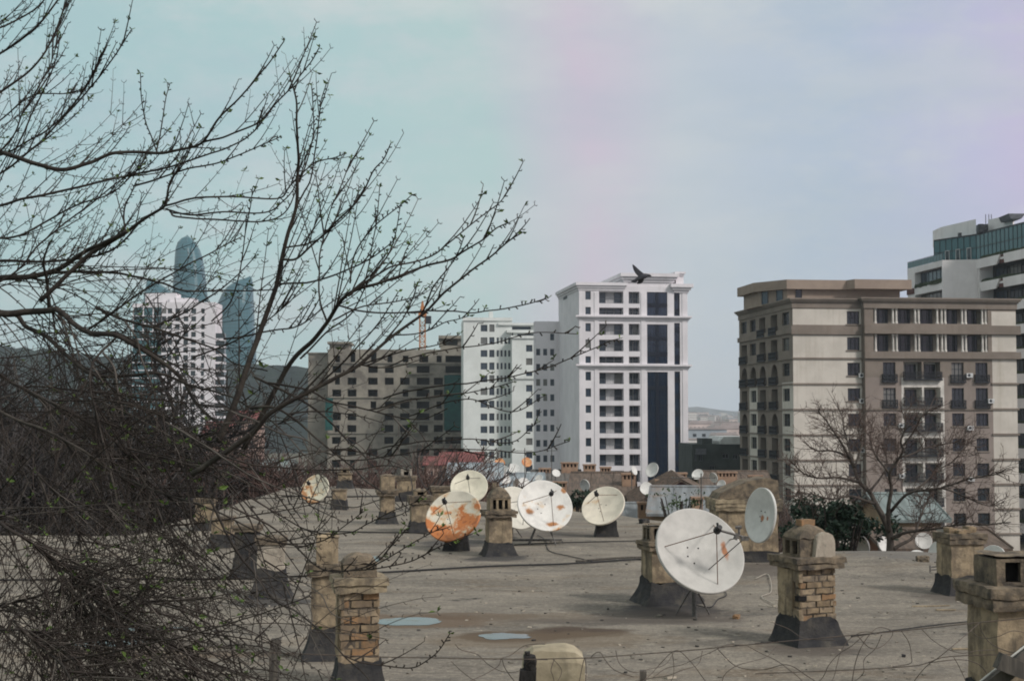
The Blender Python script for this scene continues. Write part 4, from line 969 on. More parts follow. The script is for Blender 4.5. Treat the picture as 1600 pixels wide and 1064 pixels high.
# windows
for o in ops: put_win(B, win_mesh(o[1] - o[0], o[3] - o[2], 3, 2, M_darkframe, M_gld), 'front', (o[0] + o[1]) / 2, o[2], .3)
for o in body: put_win(B, win_mesh(o[1] - o[0], o[3] - o[2], 3, 3 if o[3] - o[2] > 2 else 2, M_darkframe, M_gld), 'front', (o[0] + o[1]) / 2, o[2], po + .3)
railF = rail_mesh(2.0, 1.0, .28, M_iron)
for o in body:
    if o[3] - o[2] > 2: inst('balcony_railing', railF, B.r, ((o[0] + o[1]) / 2, po - .01, o[2] + .02))
for y0, y1 in ((482, 506), (522.5, 549.5)):
    for x0, x1 in ((1373, 1395), (1407, 1430), (1441, 1465), (1483, 1504), (1514, 1535)):
        u0, u1 = V(x0), V(x1); put_win(B, win_mesh(u1 - u0, Zm(y0) - Zm(y1) - .1, 3, 2, M_darkframe, M_gld), 'front', (u0 + u1) / 2, Zm(y1) + .03, po + 1.47)
    for x in (1364.5, 1370, 1397.5, 1403, 1432.5, 1438, 1467, 1474, 1479.5, 1506, 1511.5, 1537.5, 1543):
        u = V(x); mb = MB(); mb.lathe([(.20, Zm(y1)), (.20, Zm(y1) + .2), (.145, Zm(y1) + .25), (.135, Zm(y0) - .3), (.19, Zm(y0) - .2), (.19, Zm(y0))], 10, 0, Matrix.Translation((u, po + .24, 0)))
        mb.build('column', M_ctrim, B.r)
wide = rail_mesh(V(1470) - V(1411.5), 1.05, .5, M_iron)
for o in m_op[2:]:
    put_win(B, win_mesh(1.5, 2.1, 2, 1, M_darkframe, M_gld), 'front', (o[0] + o[1]) / 2 + .25, o[2] + .02, po + 1.37)
    if o[0] < V(1425): inst('balcony_railing', wide, B.r, ((V(1411.5) + V(1470)) / 2, po - .01, o[2] + .03))
for o in lo:
    put_win(B, win_mesh(o[1] - o[0] if o[4] < 1 else (o[1] - o[0]) * .8, o[3] - o[2] - .02, 2, 2, M_darkframe, M_gld), 'left', (o[0] + o[1]) / 2, o[2], o[4] - .02)
rl = {}
for v, z, w_ in lrail:
    k = round(w_, 1)
    if k not in rl: rl[k] = rail_mesh(w_ + .5, 1.0, .3, M_iron)
    inst('balcony_railing', rl[k], B.r, (-.01, v, z), (0, 0, R(-90)))
for va, vb, z1 in arches:
    mb = MB()   # arch spandrels in the top of the door openings
    n = 8; c = (va + vb) / 2; r_ = (vb - va) / 2
    for sgn in (-1, 1):
        poly = [(c + sgn * r_, z1 - r_)] + [(c + sgn * r_ * math.cos(math.pi / 2 * k / n), z1 - r_ + r_ * math.sin(math.pi / 2 * k / n)) for k in range(1, n + 1)] + [(c + sgn * r_, z1 - .004)]
        mb.add([face_m('left') @ Vector((x, y, z)) for y in (.012, .3) for x, z in poly], [tuple(range(len(poly))), tuple(range(len(poly), 2 * len(poly)))] + [(k, k + 1, len(poly) + k + 1, len(poly) + k) for k in range(len(poly) - 1)])
    mb.build('arch_head', M_tan, B.r)
# bands, string courses, parapet
mb = MB()
cornice(mb, ms, W, Zm(482.5), Zm(466) - Zm(482.5), [(.55, .15), (.15, .3), (.15, .5), (.15, .62)], po, dep=DL)
zq = Zc(482); 
for fr0, fr1, pr in ((0, .55, .12), (.55, .7, .27), (.7, .85, .45), (.85, 1, .58)):
    a, b = zq + (zt + .1 - zq) * fr0, zq + (zt + .1 - zq) * fr1 - .003; mb.box(-pr, ms - .7, -pr, DL + pr, a, b)
mb.box(-.25, ms - .05, -.25, -.003, Zc(523), Zc(510)); mb.box(-.25, -.003, -.003, DL + .1, Zc(521), Zc(513))
for y0, y1 in ((522, 508.5), (560.5, 550)): mb.box(ms - .1, W + .5, po - .35, po - .003, Zm(y0), Zm(y1)); mb.box(W + .003, W + .5, po + .003, 8, Zm(y0), Zm(y1))
mb.build('cornice_bands', M_tan, B.r)
mb = MB()
for i, y in enumerate(FL[1:]):
    yy = y + 24.5
    z = Zc(yy)
    if z < .5: break
    mb.box(-.14, ms - .02, -.16, -.003, z, z + .22); mb.box(-.16, -.003, 0, DL, z + .002, z + .22)
    if i == 0: continue
    z = Zm(yy - .5); mb.box(V(1549), W + .2, po - .18, po - .003, z, z + .25); mb.box(W + .003, W + .2, po, 10, z, z + .25)
    if i == 2: mb.box(ms, V(1549), po - .18, po - .004, z, z + .25)
mb.build('string_courses', M_tan, B.r)
for o in ops: mb = MB(); mb.box(o[0] - .15, o[1] + .15, -.12, -.003, o[2] - .16, o[2] - .002); mb.build('window_sill', M_tan, B.r)
for o in body:
    if o[3] - o[2] < 2: mb = MB(); mb.box(o[0] - .15, o[1] + .15, po - .12, po - .003, o[2] - .16, o[2] - .002); mb.build('window_sill', M_tan, B.r)
acm = MB(); acm.box(-.42, .42, -.34, -.02, 0, .58, 0); acm.lathe([(.001, 0), (.2, 0), (.21, -.012)], 12, 1, Matrix.Translation((-.1, -.342, .3)) @ Matrix.Rotation(R(90), 4, 'X')); ACM = acm.mesh('air_conditioner', [M_whiteframe, M_darkframe])
for px, py in ((1350, 590), (1350, 630), (1407, 668), (1514, 672), (1514, 590), (1407, 747), (1350, 707), (1514, 752), (1547, 630)):
    off_ = 0 if px < 1352 else po; inst('air_conditioner', ACM, B.r, (B.U(px - (4 if px == 1350 else 0), 600, 'front', off_), off_ - .003, B.Z(py, px, 'front', off_)))
# roof storey
M_rose = mat('rose_parapet', (0.30, 0.235, 0.19), (0.25, .195, .16), .4, .9, .1)
off = 7.0
def X(px): return B.U(px, 455, 'front', off)
def Zo(py): return B.Z(py, 1300, 'front', off)
mb = MB(); x0, x1 = X(1201), X(1406); xm = X(1230)
mb.vprism([(xm, off), (x1, off), (x1, off + 12), (x0, off + 12), (x0, off + 5)], zt - .1, Zo(453)); mb.build('roof_storey', M_rose, B.r)
mb = MB(); e = .75; mb.vprism([(xm - .3, off - e), (X(1320), off - e), (X(1326), off - e - 1.6), (x1 + e, off - e - 1.6), (x1 + e, off + 12.7), (x0 - e, off + 12.7), (x0 - e, off + 4.6)], Zo(453) + .003, Zo(438.5)); mb.build('roof_parapet', M_rose, B.r)
for xa, xb, gl in ((1243, 1252.5, M_gld),):
    put_win(B, win_mesh(X(xb) - X(xa), 1.5, 1, 1, M_darkframe, gl), 'front', X((xa + xb) / 2), Zo(468), off - .02)
for t in (.25, .75):
    px_, py_ = x0 + (xm - x0) * t, off + 5 - 5 * t
    inst('window', win_mesh(1.2, 2.4, 1, 1, M_greyframe, M_gl), B.r, (px_ - .03, py_ - .03, zt + .1), (0, 0, math.atan2(-5, xm - x0)))
# ================================================================== dark glass and white slab building at the far right
M_wslab = mat('white_slab', (0.72, .68, .68), (0.64, .60, .60), .3, .85, .1, streak=((.5, .47, .46), (.8, .8, .07), .4))
M_redtile = mat('red_brown_soffit', (0.09, 0.03, 0.025), None, 2, .8, .1)
M_planter = mat('planter_green', (0.035, 0.05, 0.02), (0.015, .025, .012), 3, .9, .6, .1)
A_, B_, C_, D_ = [Vector((P(x, 640, d).x, P(x, 640, d).y, 0)) for x, d in ((1421, 243), (1476, 229), (1530, 228), (1660, 203))]
mr = empty('apartment_block', (A_.x, A_.y, GZ), 'modern white slab and dark glass block with planted terraces, cut by the right edge', 'building')
def seg(a, b): dv = b - a; return Matrix.Translation(a - A_) @ Matrix.Rotation(math.atan2(dv.y, dv.x), 4, 'Z'), dv.length
M1, L1 = seg(A_, B_); M2, L2 = seg(B_, C_); M3, L3 = seg(C_, D_)
def zof(py, d): return P(1500, py, d).z - GZ
ztop = zof(406, 228.5); fl = 3.75; ops = []; z1 = zof(423, 236)
while z1 - 2.5 > .5: ops.append((L1 * .22, L1 * .985, z1 - 2.5, z1, 1.2, 1)); z1 -= fl
mb = MB(); facade(mb, M1, 0, L1, 0, ztop, ops); facade(mb, M2, 0, L2, 0, ztop, [])
back = [v - A_ for v in (A_, B_, C_, C_ + Vector((0, 22, 0)), A_ + Vector((6.5, 18, 0)))]
mb.add([Vector((v.x, v.y, ztop - .01)) for v in back], [tuple(range(5))]); mb.quad(*[Vector((v.x, v.y, z)) for v, z in ((back[0], 0), (back[4], 0), (back[4], ztop), (back[0], ztop))])
mb.build('wall', [M_wslab, M_gld], mr)
r1 = math.atan2((B_ - A_).y, (B_ - A_).x)
for o in ops:
    w_ = o[1] - o[0]; inst('window', win_mesh(w_, 2.45, 7, 1, M_darkframe, M_gl), mr, M1 @ Vector(((o[0] + o[1]) / 2, 1.15, o[2] + .02)), (0, 0, r1))
    mb = MB(); mb.box(-.05, L1 * .20, -.16, -.003, o[3] - fl - .05 + .3, o[3] - fl + 1.2, 0, M1); mb.build('red_panel', M_redtile, mr)
    mb = MB(); mb.rbox(o[0] + .05, o[1] - .1, -.12, .55, o[2] - .12, o[2] + .55, .35, .22, 2, 0, o[2], M1); mb.build('planting', M_planter, mr)
mb = MB(); mb.box(.05, L3, 2.6, 14, 0, ztop - .4, 0, M3); mb.build('wing_core', M_gld, mr)
mb = MB(); mb.box(-.35, .045, .02, 4.5, 0, ztop - .02, 0, M3); mb.build('wing_wall', M_wslab, mr)
zz = ztop - .45; k = 0; rw = random.Random(4)
while zz > 1:
    a = (.0, 1.2, .4)[k % 3]; b = a + (6.5, 5.0, 7.5)[k % 3]
    mb = MB(); mb.box(.06, L3, .25, 2.59, zz - .35, zz, 0, M3); mb.box(.05, .55, .2, 2.5, zz - fl, zz - .36, 0, M3); mb.build('terrace_slab', M_wslab, mr)
    for u0, u1 in ((a, b), (b + 2.6, L3)):
        mb = MB(); mb.prism([(u0, zz - 1.05), (u1, zz - 1.05), (u1 + 1.3 * (u1 < L3), zz + .42), (u0 - .3, zz + .42)], 0, .24, 0, M3); mb.build('parapet', M_wslab, mr)
    mb = MB(); mb.box(b + .6, b + 3.2, .26, .5, zz - .95, zz + .35, 0, M3); mb.build('red_panel', M_redtile, mr)
    mb = MB(); mb.rbox(.8, L3, .26, .95, zz + .12, zz + .85, .35, .28, 2, 0, zz, M3); mb.build('planting', M_planter, mr)
    for q in range(5):
        u = 1.4 + q * 4.6; inst('window', win_mesh(3.6, 2.6, 3, 1, M_darkframe, M_gl), mr, M3 @ Vector((u + 1.8, 2.58, zz - fl + .05)), (0, 0, math.atan2((D_ - C_).y, (D_ - C_).x)))
    zz -= fl; k += 1
p0, p1, p2 = [Vector((P(x, 640, d).x, P(x, 640, d).y, 0)) for x, d in ((1463.5, 236.5), (1530, 228.6), (1660, 205))]
zp1 = zof(365, 227); S1, LA = seg(p0, p1); S2, LB = seg(p1, p2)
mb = MB(); pl = [p0, p1, p2, p2 + Vector((0, 24, 0)), p0 + Vector((5.5, 14, 0))]; mb.vprism([((v - A_).x, (v - A_).y) for v in pl], ztop + .003, zp1); mb.build('glass_penthouse', M_glt, mr)
mb = MB()
for Mx, L in ((S1, LA), (S2, LB)):
    n = int(L / 1.2)
    for k in range(n + 1): mb.box(L * k / n - .04, L * k / n + .04, -.06, -.002, ztop + .01, zp1, 0, Mx)
    mb.box(0, L, -.07, -.003, zp1 - .12, zp1 + .12, 0, Mx); mb.box(0, L, -.06, -.0035, ztop + 1.9, ztop + 2.0, 0, Mx)
mb.build('penthouse_frame', M_darkframe, mr)
for u in (LA * .33, LA * .58, LA * .84): inst('window', win_mesh(.9, 2.0, 1, 1, M_whiteframe, M_gld), mr, S1 @ Vector((u, -.08, ztop + .1)), (0, 0, math.atan2((p1 - p0).y, (p1 - p0).x)))
mb = MB(); n = 12
for k in range(n + 1): mb.box(L1 * k / n - .03, L1 * k / n + .03, .05, .11, ztop, ztop + 1.1, 0, M1)
mb.box(0, L1, .07, .09, ztop + .05, ztop + 1.05, 1, M1); mb.box(0, L1, .04, .12, ztop + 1.1, ztop + 1.17, 0, M1); mb.build('terrace_railing', [M_darkframe, M_glt], mr)
def lx(px, d): return P(px, 640, d).x - A_.x
dd = 238; y0 = dd - A_.y
mb = MB(); mb.vprism([(lx(1483, dd), y0 + 3), (lx(1530, 231), 231 - A_.y), (lx(1545, dd), y0 + 6), (lx(1484, dd), y0 + 8)], zp1 - .05, zof(349, 236)); mb.build('plant_room', M_wslab, mr)
mb = MB(); mb.vprism([(lx(1549, 228), 228 - A_.y), (lx(1588, 222), 222 - A_.y), (lx(1590, 230), 230 - A_.y), (lx(1552, 236), 236 - A_.y)], zp1 - .04, zof(341, 226)); mb.build('plant_room', M_wslab, mr)
mb = MB(); a = lx(1580, 221); mb.prism([(a, zof(344, 221)), (a + 1.6, zof(344, 221)), (a + 2.3, zof(336, 221)), (a - .4, zof(336, 221))], 219.5 - A_.y, 224 - A_.y); mb.build('cooling_unit', M_greyframe, mr)
mb = MB(); a = lx(1533, 227); mb.rbox(a, a + 1.5, 226.5 - A_.y, 228 - A_.y, zp1, zp1 + 1.5, .3, .08, 2, 0, 3); mb.build('dark_cowl', M_darkframe, mr)
mb = MB(); a = lx(1499, 233); mb.box(a, a + .5, 231.8 - A_.y, 232.3 - A_.y, zp1, zp1 + .75); mb.build('vent_stub', M_darkframe, mr)
for px_ in (1552, 1557, 1561):
    mb = MB(); a = lx(px_, 227); mb.tube([(a, 229 - A_.y, zp1 + 1), (a, 229 - A_.y, zof(335, 229))], .06, 5); mb.build('mast', M_darkframe, mr)
# ================================================================== dark low block, houses beyond the roof
M_dkgreen = mat('dark_green_render', (0.055, 0.065, 0.062), (0.035, .042, .042), .5, .9, .2)
B = Bld('low_building', 1081, 225, 2, 'low dark grey-green building in the gap between the white tower and the tan block')
W = B.U(1172); zt = B.Z(694, 1120); ops = []
for x0, x1, a, b in ((1084, 1088, 708, 720), (1091, 1097, 708, 720), (1128, 1138, 709, 716), (1144, 1152, 710, 717), (1108, 1116, 727, 735), (1086, 1090, 729, 736)):
    ops.append((B.U(x0), B.U(x1), B.Z(b, 1110), B.Z(a, 1110), .3))
mb = MB(); facade(mb, face_m('front'), 0, W, 0, zt, ops); facade(mb, face_m('right', W), 0, 14, 0, zt, []); facade(mb, face_m('left'), 0, 14, 0, zt, [])
mb.quad((0, 0, zt), (W, 0, zt), (W, 14, zt), (0, 14, zt)); mb.build('wall', M_dkgreen, B.r)
for o in ops: put_win(B, win_mesh(o[1] - o[0], o[3] - o[2], 2, 1, M_greyframe, M_gld), 'front', (o[0] + o[1]) / 2, o[2], .3)
mb = MB(); mb.box(B.U(1124), W + .2, -.3, 12, zt + .02, zt + .5); mb.prism([(B.U(1124), zt + .5), (W + .2, zt + .5), (W - .4, zt + 1.2), (B.U(1130), zt + 1.2)], -.2, 12); mb.build('pale_roof', mat('pale_sheet_roof', (.55, .56, .55), None, .6, .7, .1), B.r)
mb = MB(); mb.box(B.U(1086), B.U(1102), -.5, 3, zt - 1.6, zt - .7); mb.build('awning', M_greyframe, B.r)
mb = MB(); mb.box(B.U(1098), B.U(1114), 1, 6, zt + .003, zt + .9); mb.build('roof_room', M_dkgreen, B.r)

M_tileb = mat('brown_tile_roof', (0.155, 0.115, 0.09), (0.085, .066, .054), 1.2, .9, .6, .05, (6, 1, 1), stain=(.08, .065, .055), ss=.6)
M_metal = mat('blue_grey_sheet_roof', (0.30, 0.34, 0.36), (0.22, .25, .27), .6, .6, .3, .02, (7, .6, 1), stain=(.17, .15, .14), ss=.5)
M_metal2 = mat('pale_grey_sheet_roof', (0.21, 0.225, 0.235), (0.14, .15, .155), .6, .6, .3, .02, (7, .6, 1), stain=(.22, .17, .14), ss=.6)
M_redroof = mat('red_sheet_roof', (0.20, 0.06, 0.055), (0.14, .045, .042), .6, .7, .2, .02)
M_turq = mat('turquoise_sheet_roof', (0.19, 0.225, 0.22), (0.13, .155, .15), .6, .6, .2, .02, (7, .6, 1))
M_ochre = mat('ochre_house_wall', (0.34, 0.26, 0.17), (0.24, .18, .12), .8, .9, .3, .02)
M_redwall = mat('dark_red_house_wall', (0.13, 0.028, 0.03), (0.09, .022, .025), .8, .9, .3, .02)
M_pinkw = mat('pink_house_wall', (0.34, 0.235, 0.20), (0.28, .20, .17), .8, .9, .3, .02)
def house(pl, pr, py_eave, py_ridge, d, label, roofm, wallm=M_ochre, depth=9.0, ridge='x', rot=0.0, over=.35, nwin=3, hip=0.0):
    a, b = P(pl, py_eave, d), P(pr, py_eave, d); W = b.x - a.x; ze = a.z - GZ; zr = P((pl + pr) / 2, py_ridge, d + (depth / 2 if ridge == 'x' else 0)).z - GZ
    if ridge == 'x' and zr < ze + .8: zr = ze + (.8 if d > 50 else .35)
    r = empty('house', (a.x, a.y, GZ), label, 'house', 'low houses beyond the flat roof', R(rot))
    ops = []; w_ = min(1.2, W / (nwin * 2 + 1))
    for k in range(nwin):
        u = W * (k + .5) / nwin
        for z in (ze - 2.2, ze - 5.4): ops.append((u - w_ / 2, u + w_ / 2, z, z + 1.4, .2))
    mb = MB(); facade(mb, face_m('front'), 0, W, 0, ze, ops)
    for f in ('left', 'right'): facade(mb, face_m(f, W), 0, depth, 0, ze, [])
    mb.quad((0, depth, 0), (W, depth, 0), (W, depth, ze), (0, depth, ze))
    if ridge == 'x':
        for x in (0, W): mb.add([(x, 0, ze), (x, depth, ze), (x, depth / 2, zr - .05)], [(0, 1, 2)])
    else:
        for y in (0, depth): mb.add([(0, y, ze), (W, y, ze), (W / 2, y, zr - .05)], [(0, 1, 2)])
    mb.build('wall', wallm, r)
    for o in ops: inst('window', win_mesh(w_, 1.4, 2, 1, M_whiteframe, M_gld), r, ((o[0] + o[1]) / 2, .2, o[2]))
    mb = MB(); t = .12
    if ridge == 'x':
        s = (zr - ze) / (depth / 2)
        for sg in (0, 1):
            y0, y1 = (-over, depth / 2) if not sg else (depth + over, depth / 2)
            z0 = ze - s * over; q = [(-over, y0, z0), (W + over, y0, z0), (W + over - hip, y1, zr), (-over + hip, y1, zr)]
            mb.add(q + [(x, y, z + t) for x, y, z in q], [(0, 1, 2, 3), (4, 5, 6, 7), (0, 1, 5, 4), (1, 2, 6, 5), (3, 0, 4, 7)])
            n = max(3, int(W / 1.1))
            for k in range(n + 1):
                f = k / n; xa = -over + f * (W + 2 * over); xb = -over + hip + f * (W + 2 * over - 2 * hip)
                mb.tube([(xa, y0, z0 + t + .02), (xb, y1, zr + t + .02)], .035, 4)
        mb.tube([(-over + hip, depth / 2, zr + t), (W + over - hip, depth / 2, zr + t)], .10, 6)
    else:
        s = (zr - ze) / (W / 2)
        for sg in (0, 1):
            x0 = -over if not sg else W + over; z0 = ze - s * over
            q = [(x0, -over, z0), (x0, depth + over, z0), (W / 2, depth + over, zr), (W / 2, -over, zr)]
            mb.add(q + [(x, y, z + t) for x, y, z in q], [(0, 1, 2, 3), (4, 5, 6, 7), (0, 1, 5, 4), (1, 2, 6, 5), (3, 0, 4, 7), (2, 3, 7, 6)])
            n = max(3, int(depth / 1.1))
            for k in range(n + 1):
                y = -over + (depth + 2 * over) * k / n; mb.tube([(x0, y, z0 + t + .02), (W / 2, y, zr + t + .02)], .035, 4)
    mb.build('roof', roofm, r); return r
house(704, 778, 750, 727, 94, 'house with a slate-blue sheet roof behind the yellowed dish', M_metal, depth=8)
house(782, 846, 766, 742, 104, 'house with a streaky grey-brown roof behind the large white dish', M_metal, M_ochre, depth=9)
house(838, 905, 762, 737, 108, 'grey tiled house under the long white block, left of the far cream dish', mat('grey_tile_roof', (.14, .13, .12), (.085, .08, .076), 1.2, .9, .6, .05, (6, 1, 1), stain=(.19, .15, .12), ss=.6), depth=9)
house(893, 982, 778, 741, 88, 'house with a broad brown tiled roof in front of the white tower', M_tileb, M_ochre, depth=10, rot=-6)
house(992, 1136, 789, 752, 76, 'brown tiled house with dark red walls carrying a round white dish', M_tileb, M_redwall, depth=12, ridge='y', rot=-4)
house(1022, 1120, 803, 764, 66, 'house with steep pale grey sheet roof left of the wide masonry stack', M_metal2, M_ochre, depth=8, rot=-8)
house(970, 1016, 820, 801, 71, 'lean low shed with a small pale sheet roof at the corner of the flat roof', M_metal2, M_redwall, depth=5, nwin=1)
house(1104, 1208, 772, 738, 124, 'ochre house with a patched brown roof at the foot of the low dark building', M_tileb, M_ochre, depth=9)
house(688, 752, 722, 708, 205, 'far house with a red sheet roof at the foot of the white block', M_redroof, M_pinkw, depth=9)
house(664, 700, 726, 715, 190, 'small pink house left of the far red-roofed house', M_redroof, M_pinkw, depth=7, nwin=2)
house(364, 402, 655, 643, 262, 'far pink house with red roof seen through the branches below the wooded hill', M_redroof, M_pinkw, depth=8, nwin=2)
house(318, 356, 676, 660, 240, 'pink walled house under the slim white tower, half lost in twigs', M_redroof, M_pinkw, depth=8, nwin=2)
house(372, 440, 745, 722, 92, 'whitish house with a turquoise sheet roof behind the left twigs', M_turq, mat('pale_house_wall', (.5, .48, .44), None, .8, .9, .2), depth=7, nwin=2)
house(1394, 1470, 812, 790, 60, 'house with a turquoise sheet roof behind the bare tree at right', M_turq, M_ochre, depth=6, nwin=2)
house(1392, 1560, 858, 846, 46, 'red-brown low outbuilding behind the right roof edge, dishes before it', M_tileb, mat('red_brown_wall', (.17, .085, .05), (.11, .06, .04), .8, .9, .3), depth=4, nwin=2)
# block chimneys of the far roofs
M_terra = mat('terracotta_block', (0.33, 0.22, 0.15), (0.24, .155, .11), 2.5, .9, .3, .02)
def stack(px, py_t, py_b, wpx, d, label):
    p = P(px, py_b, d); w = wpx / F * d; h = (py_b - py_t) / F * d
    r = empty('chimney', (p.x, p.y, p.z - .9), label, 'chimney', 'block chimneys on the far roofs'); h += .9
    n = max(3, int(w / .3)); mb = MB(); mb.rbox(-w / 2, w / 2, -.3, .3, 0, h - .38, .3, .02, 3, 0, px); pw = w / (2 * n + 1)
    for k in range(n + 1): mb.box(-w / 2 + 2 * k * pw, -w / 2 + (2 * k + 1) * pw, -.29, .29, h - .385, h - .12)
    mb.box(-w / 2 + .05, w / 2 - .05, .0, .25, h - .39, h - .13, 1); mb.build('stack', [M_terra, M_soot_dark], r)  # near-black strip paints the darkness behind the slots
    mb = MB(); mb.rbox(-w / 2 - .06, w / 2 + .06, -.36, .36, h - .12, h, .3, .02, 3, 0, px); mb.build('cap', M_terra, r)
for a in ((890, 722, 734, 26, 112, 'wide slotted block chimney in front of the long white block, left of its twin'), (921, 725, 737, 19, 112, 'narrower slotted block chimney under the left edge of the white tower'),
          (982, 739, 757, 21, 90, 'slotted block chimney on the broad brown roof under the white tower balconies'), (1036, 749, 766, 24, 85, 'reddish slotted block chimney right of the round white dish'),
          (875, 752, 768, 21, 100, 'slotted block chimney just above right of the large white dish'), (1010, 784, 810, 26, 69.5, 'plain pinkish block chimney by the corner of the flat roof'),
          (1089, 776, 796, 16, 66, 'little ochre chimney on the steep pale sheet roof'), (770, 747, 757, 18, 97, 'small chimney on the slate-blue roof behind the domed-hood chimney'), (958, 748, 762, 15, 93, 'small dark chimney on the brown roof above the cream white dish'),
          (702, 729, 744, 18, 100, 'slotted chimney left of the slate-blue roof, by the small pink house'), (746, 731, 744, 14, 104, 'little slotted chimney behind the slate-blue roof'), (851, 731, 746, 18, 112, 'slotted chimney on the grey tiled house below the long white block'), (946, 729, 743, 16, 106, 'slotted chimney under the narrow tower windows, above the cream dish'),
          (1064, 738, 755, 17, 98, 'slotted chimney below the right foot of the white tower'), (1136, 737, 764, 30, 116, 'broad ochre chimney block at the left of the ochre house'), (1180, 742, 768, 22, 117, 'ochre chimney block before the left corner of the tan block')): stack(*a)
# small dishes on the far roofs
mw = dishmat('dish_far_white', (0.66, .65, .62), .9, seed=21); mo = dishmat('dish_far_orange', (0.55, .22, .08), .5, rust=(.42, .13, .04), seed=23)
def sdish(px, py, rpx, d, lean, ratio, m, label, dz=1.1): dish(px, py, d, rpx / F * d, lean, ratio, m, label, ground=P(px, py, d).z - dz, detail=0, lnb=None)
for a in ((781, 723, 8, 112, 70, .85, mo, 'tiny orange rusted dish on the far roofs, left of another orange one'), (823, 722, 8, 112, 60, .85, mo, 'tiny orange rusted dish nearest the centre bay of the white block'),
          (785, 734, 8.5, 104, 120, .7, mw, 'tiny cream dish just under the left orange one'), (803, 732, 8.5, 108, 100, .75, mw, 'tiny white dish between the two orange dishes'),
          (789, 748, 9, 98, 40, .8, mw, 'small white dish on the slate-blue roof right of the hooded chimney'), (807, 755, 7.5, 98, 170, .5, mw, 'thin sideways-turned small dish left of a whiter one'), (819, 755, 9.5, 99, 50, .8, mw, 'small white dish above the left rim of the large rust-patched dish'),
          (730, 730, 6, 110, 90, .8, mw, 'tiny dish above the yellowed dish'), (914, 758, 9, 86, 200, .75, mw, 'small white dish on the brown roof above the cream white dish'), (1019, 734, 11.5, 98, 150, .75, mw, 'white dish tilted left below the blue glazed strip of the tower'),
          (991, 735, 7, 87, 20, .5, mw, 'narrow white dish left of the tilted one below the glazed strip'), (1010, 763, 10, 72, 60, .95, mw, 'round white dish facing front on the brown roof with dark red walls'), (1090, 741, 9, 112, 120, .8, mw, 'white dish at the foot of the gap beside the low dark building'),
          (1115, 746, 8, 112, 210, .7, mw, 'white dish turned left before the low dark building'), (800, 728, 4.5, 115, 90, .8, mw, 'tiniest dish, above the white one between the orange pair'),
          (842, 747, 6, 102, 130, .75, mw, 'small dish on the grey tiled roof directly above the large rust-patched dish'), (869, 739, 6.5, 106, 60, .8, mw, 'small dish between two slotted chimneys on the grey tiled house'), (937, 744, 7, 100, 140, .75, mw, 'small dish left of the slotted chimney on the broad brown roof'), (1049, 739, 6.5, 98, 100, .8, mw, 'small dish below the blue glazed strip, right of the larger tilted one'),
          (702, 746, 6, 96, 120, .8, mw, 'small dish at the left end of the slate-blue roof'), (758, 735, 6, 103, 80, .85, mw, 'small dish behind the slate-blue roof, above the yellowed dish'), (1127, 757, 7.5, 96, 150, .8, mw, 'small dish above the left cornice of the wide masonry stack')): sdish(*a)
for a in ((1443, 845, 12.5, 42, 60, .94, mw, 'round white dish standing before the red-brown outbuilding right of the bare tree', 1.6), (1471, 838, 14, 41, 185, .55, mw, 'thin white dish edge-on behind the broken-topped chimney', 1.8), (1464, 862, 16, 37, 160, .7, mw, 'white dish low behind the roof edge, just left of the broken-topped chimney', 1.4),
          (1434, 871, 14, 38.5, 80, .75, mw, 'white dish sunk behind the roof edge under the round one', 1.3), (1551, 874, 22, 34.8, 150, .85, mw, 'larger whitish dish peeping between the two right-hand chimneys', 1.6), (1348, 852, 15, 44, 200, .6, mw, 'white dish behind the bare trunk, left of it', 1.8), (1381, 851, 13, 44.5, 20, .6, mw, 'white dish directly behind the bare trunk', 1.8)): sdish(*a)
# antennas
def antenna(px, pyt, pyb, d, label, n=4, L=1.1):
    p = P(px, pyb, d); h = (pyb - pyt) / F * d; r = empty('antenna', (p.x, p.y, p.z - .5), label, 'antenna'); mb = MB(); mb.tube([(0, 0, 0), (0, 0, h + .5)], .03, 6); mb.build('pole', M_steel, r)
    mb = MB(); mb.tube([(-L, 0, h + .3), (L * .5, .1, h + .3)], .02, 5)
    for k in range(n): x = -L + k * L * 1.5 / (n - 1); mb.tube([(x, -.35, h + .3), (x, .35, h + .34)], .013, 4)
    mb.build('aerial', M_steel, r)
antenna(1096, 740, 800, 64, 'tall television aerial on the steep pale sheet roof', 5, 1.3); antenna(820, 700, 738, 100, 'thin aerial pole before the centre bay of the white block', 4, 1.0); antenna(1150, 735, 770, 118, 'thin aerial above the ochre house', 4, 1.1); antenna(862, 700, 750, 106, 'aerial mast in front of the rear wing of the white tower', 4, .9)
# far town, houses a few pixels wide; wall colours paled to imitate haze
random.seed(3); M_ft = [mat('far_house_%s' % n, c, None, .05, .9, .0) for n, c in (('pale', (.66, .63, .60)), ('pinkish', (.55, .46, .43)), ('greyish', (.38, .42, .46)))]
M_ftr = mat('far_house_roof', (.36, .31, .30), None, .05, .9, 0)
protos = []
for k in range(6):
    mb = MB(); w_, d_, h_ = [(14, 10, 9), (22, 12, 15), (30, 14, 12), (12, 12, 24), (40, 14, 18), (18, 12, 7)][k]
    ops = [(-w_ / 2 + (i + .3) * w_ / 6, -w_ / 2 + (i + .7) * w_ / 6, z, z + 1.7, .3, 1) for i in range(6) for z in range(2, h_ - 2, 3)]
    facade(mb, Matrix.Identity(4), -w_ / 2, w_ / 2, -30, h_, ops); mb.box(-w_ / 2, w_ / 2, .31, d_, -30, h_ - .01)
    mb.prism([(-w_ / 2 - .5, h_), (w_ / 2 + .5, h_), (w_ / 2 - 2, h_ + (.9 if k != 1 else 2.2)), (-w_ / 2 + 2, h_ + (.9 if k != 1 else 2.2))], -.5, d_ + .5, 2)
    protos.append([mb.mesh('far_house', [c, M_gld, M_ftr]) for c in M_ft])
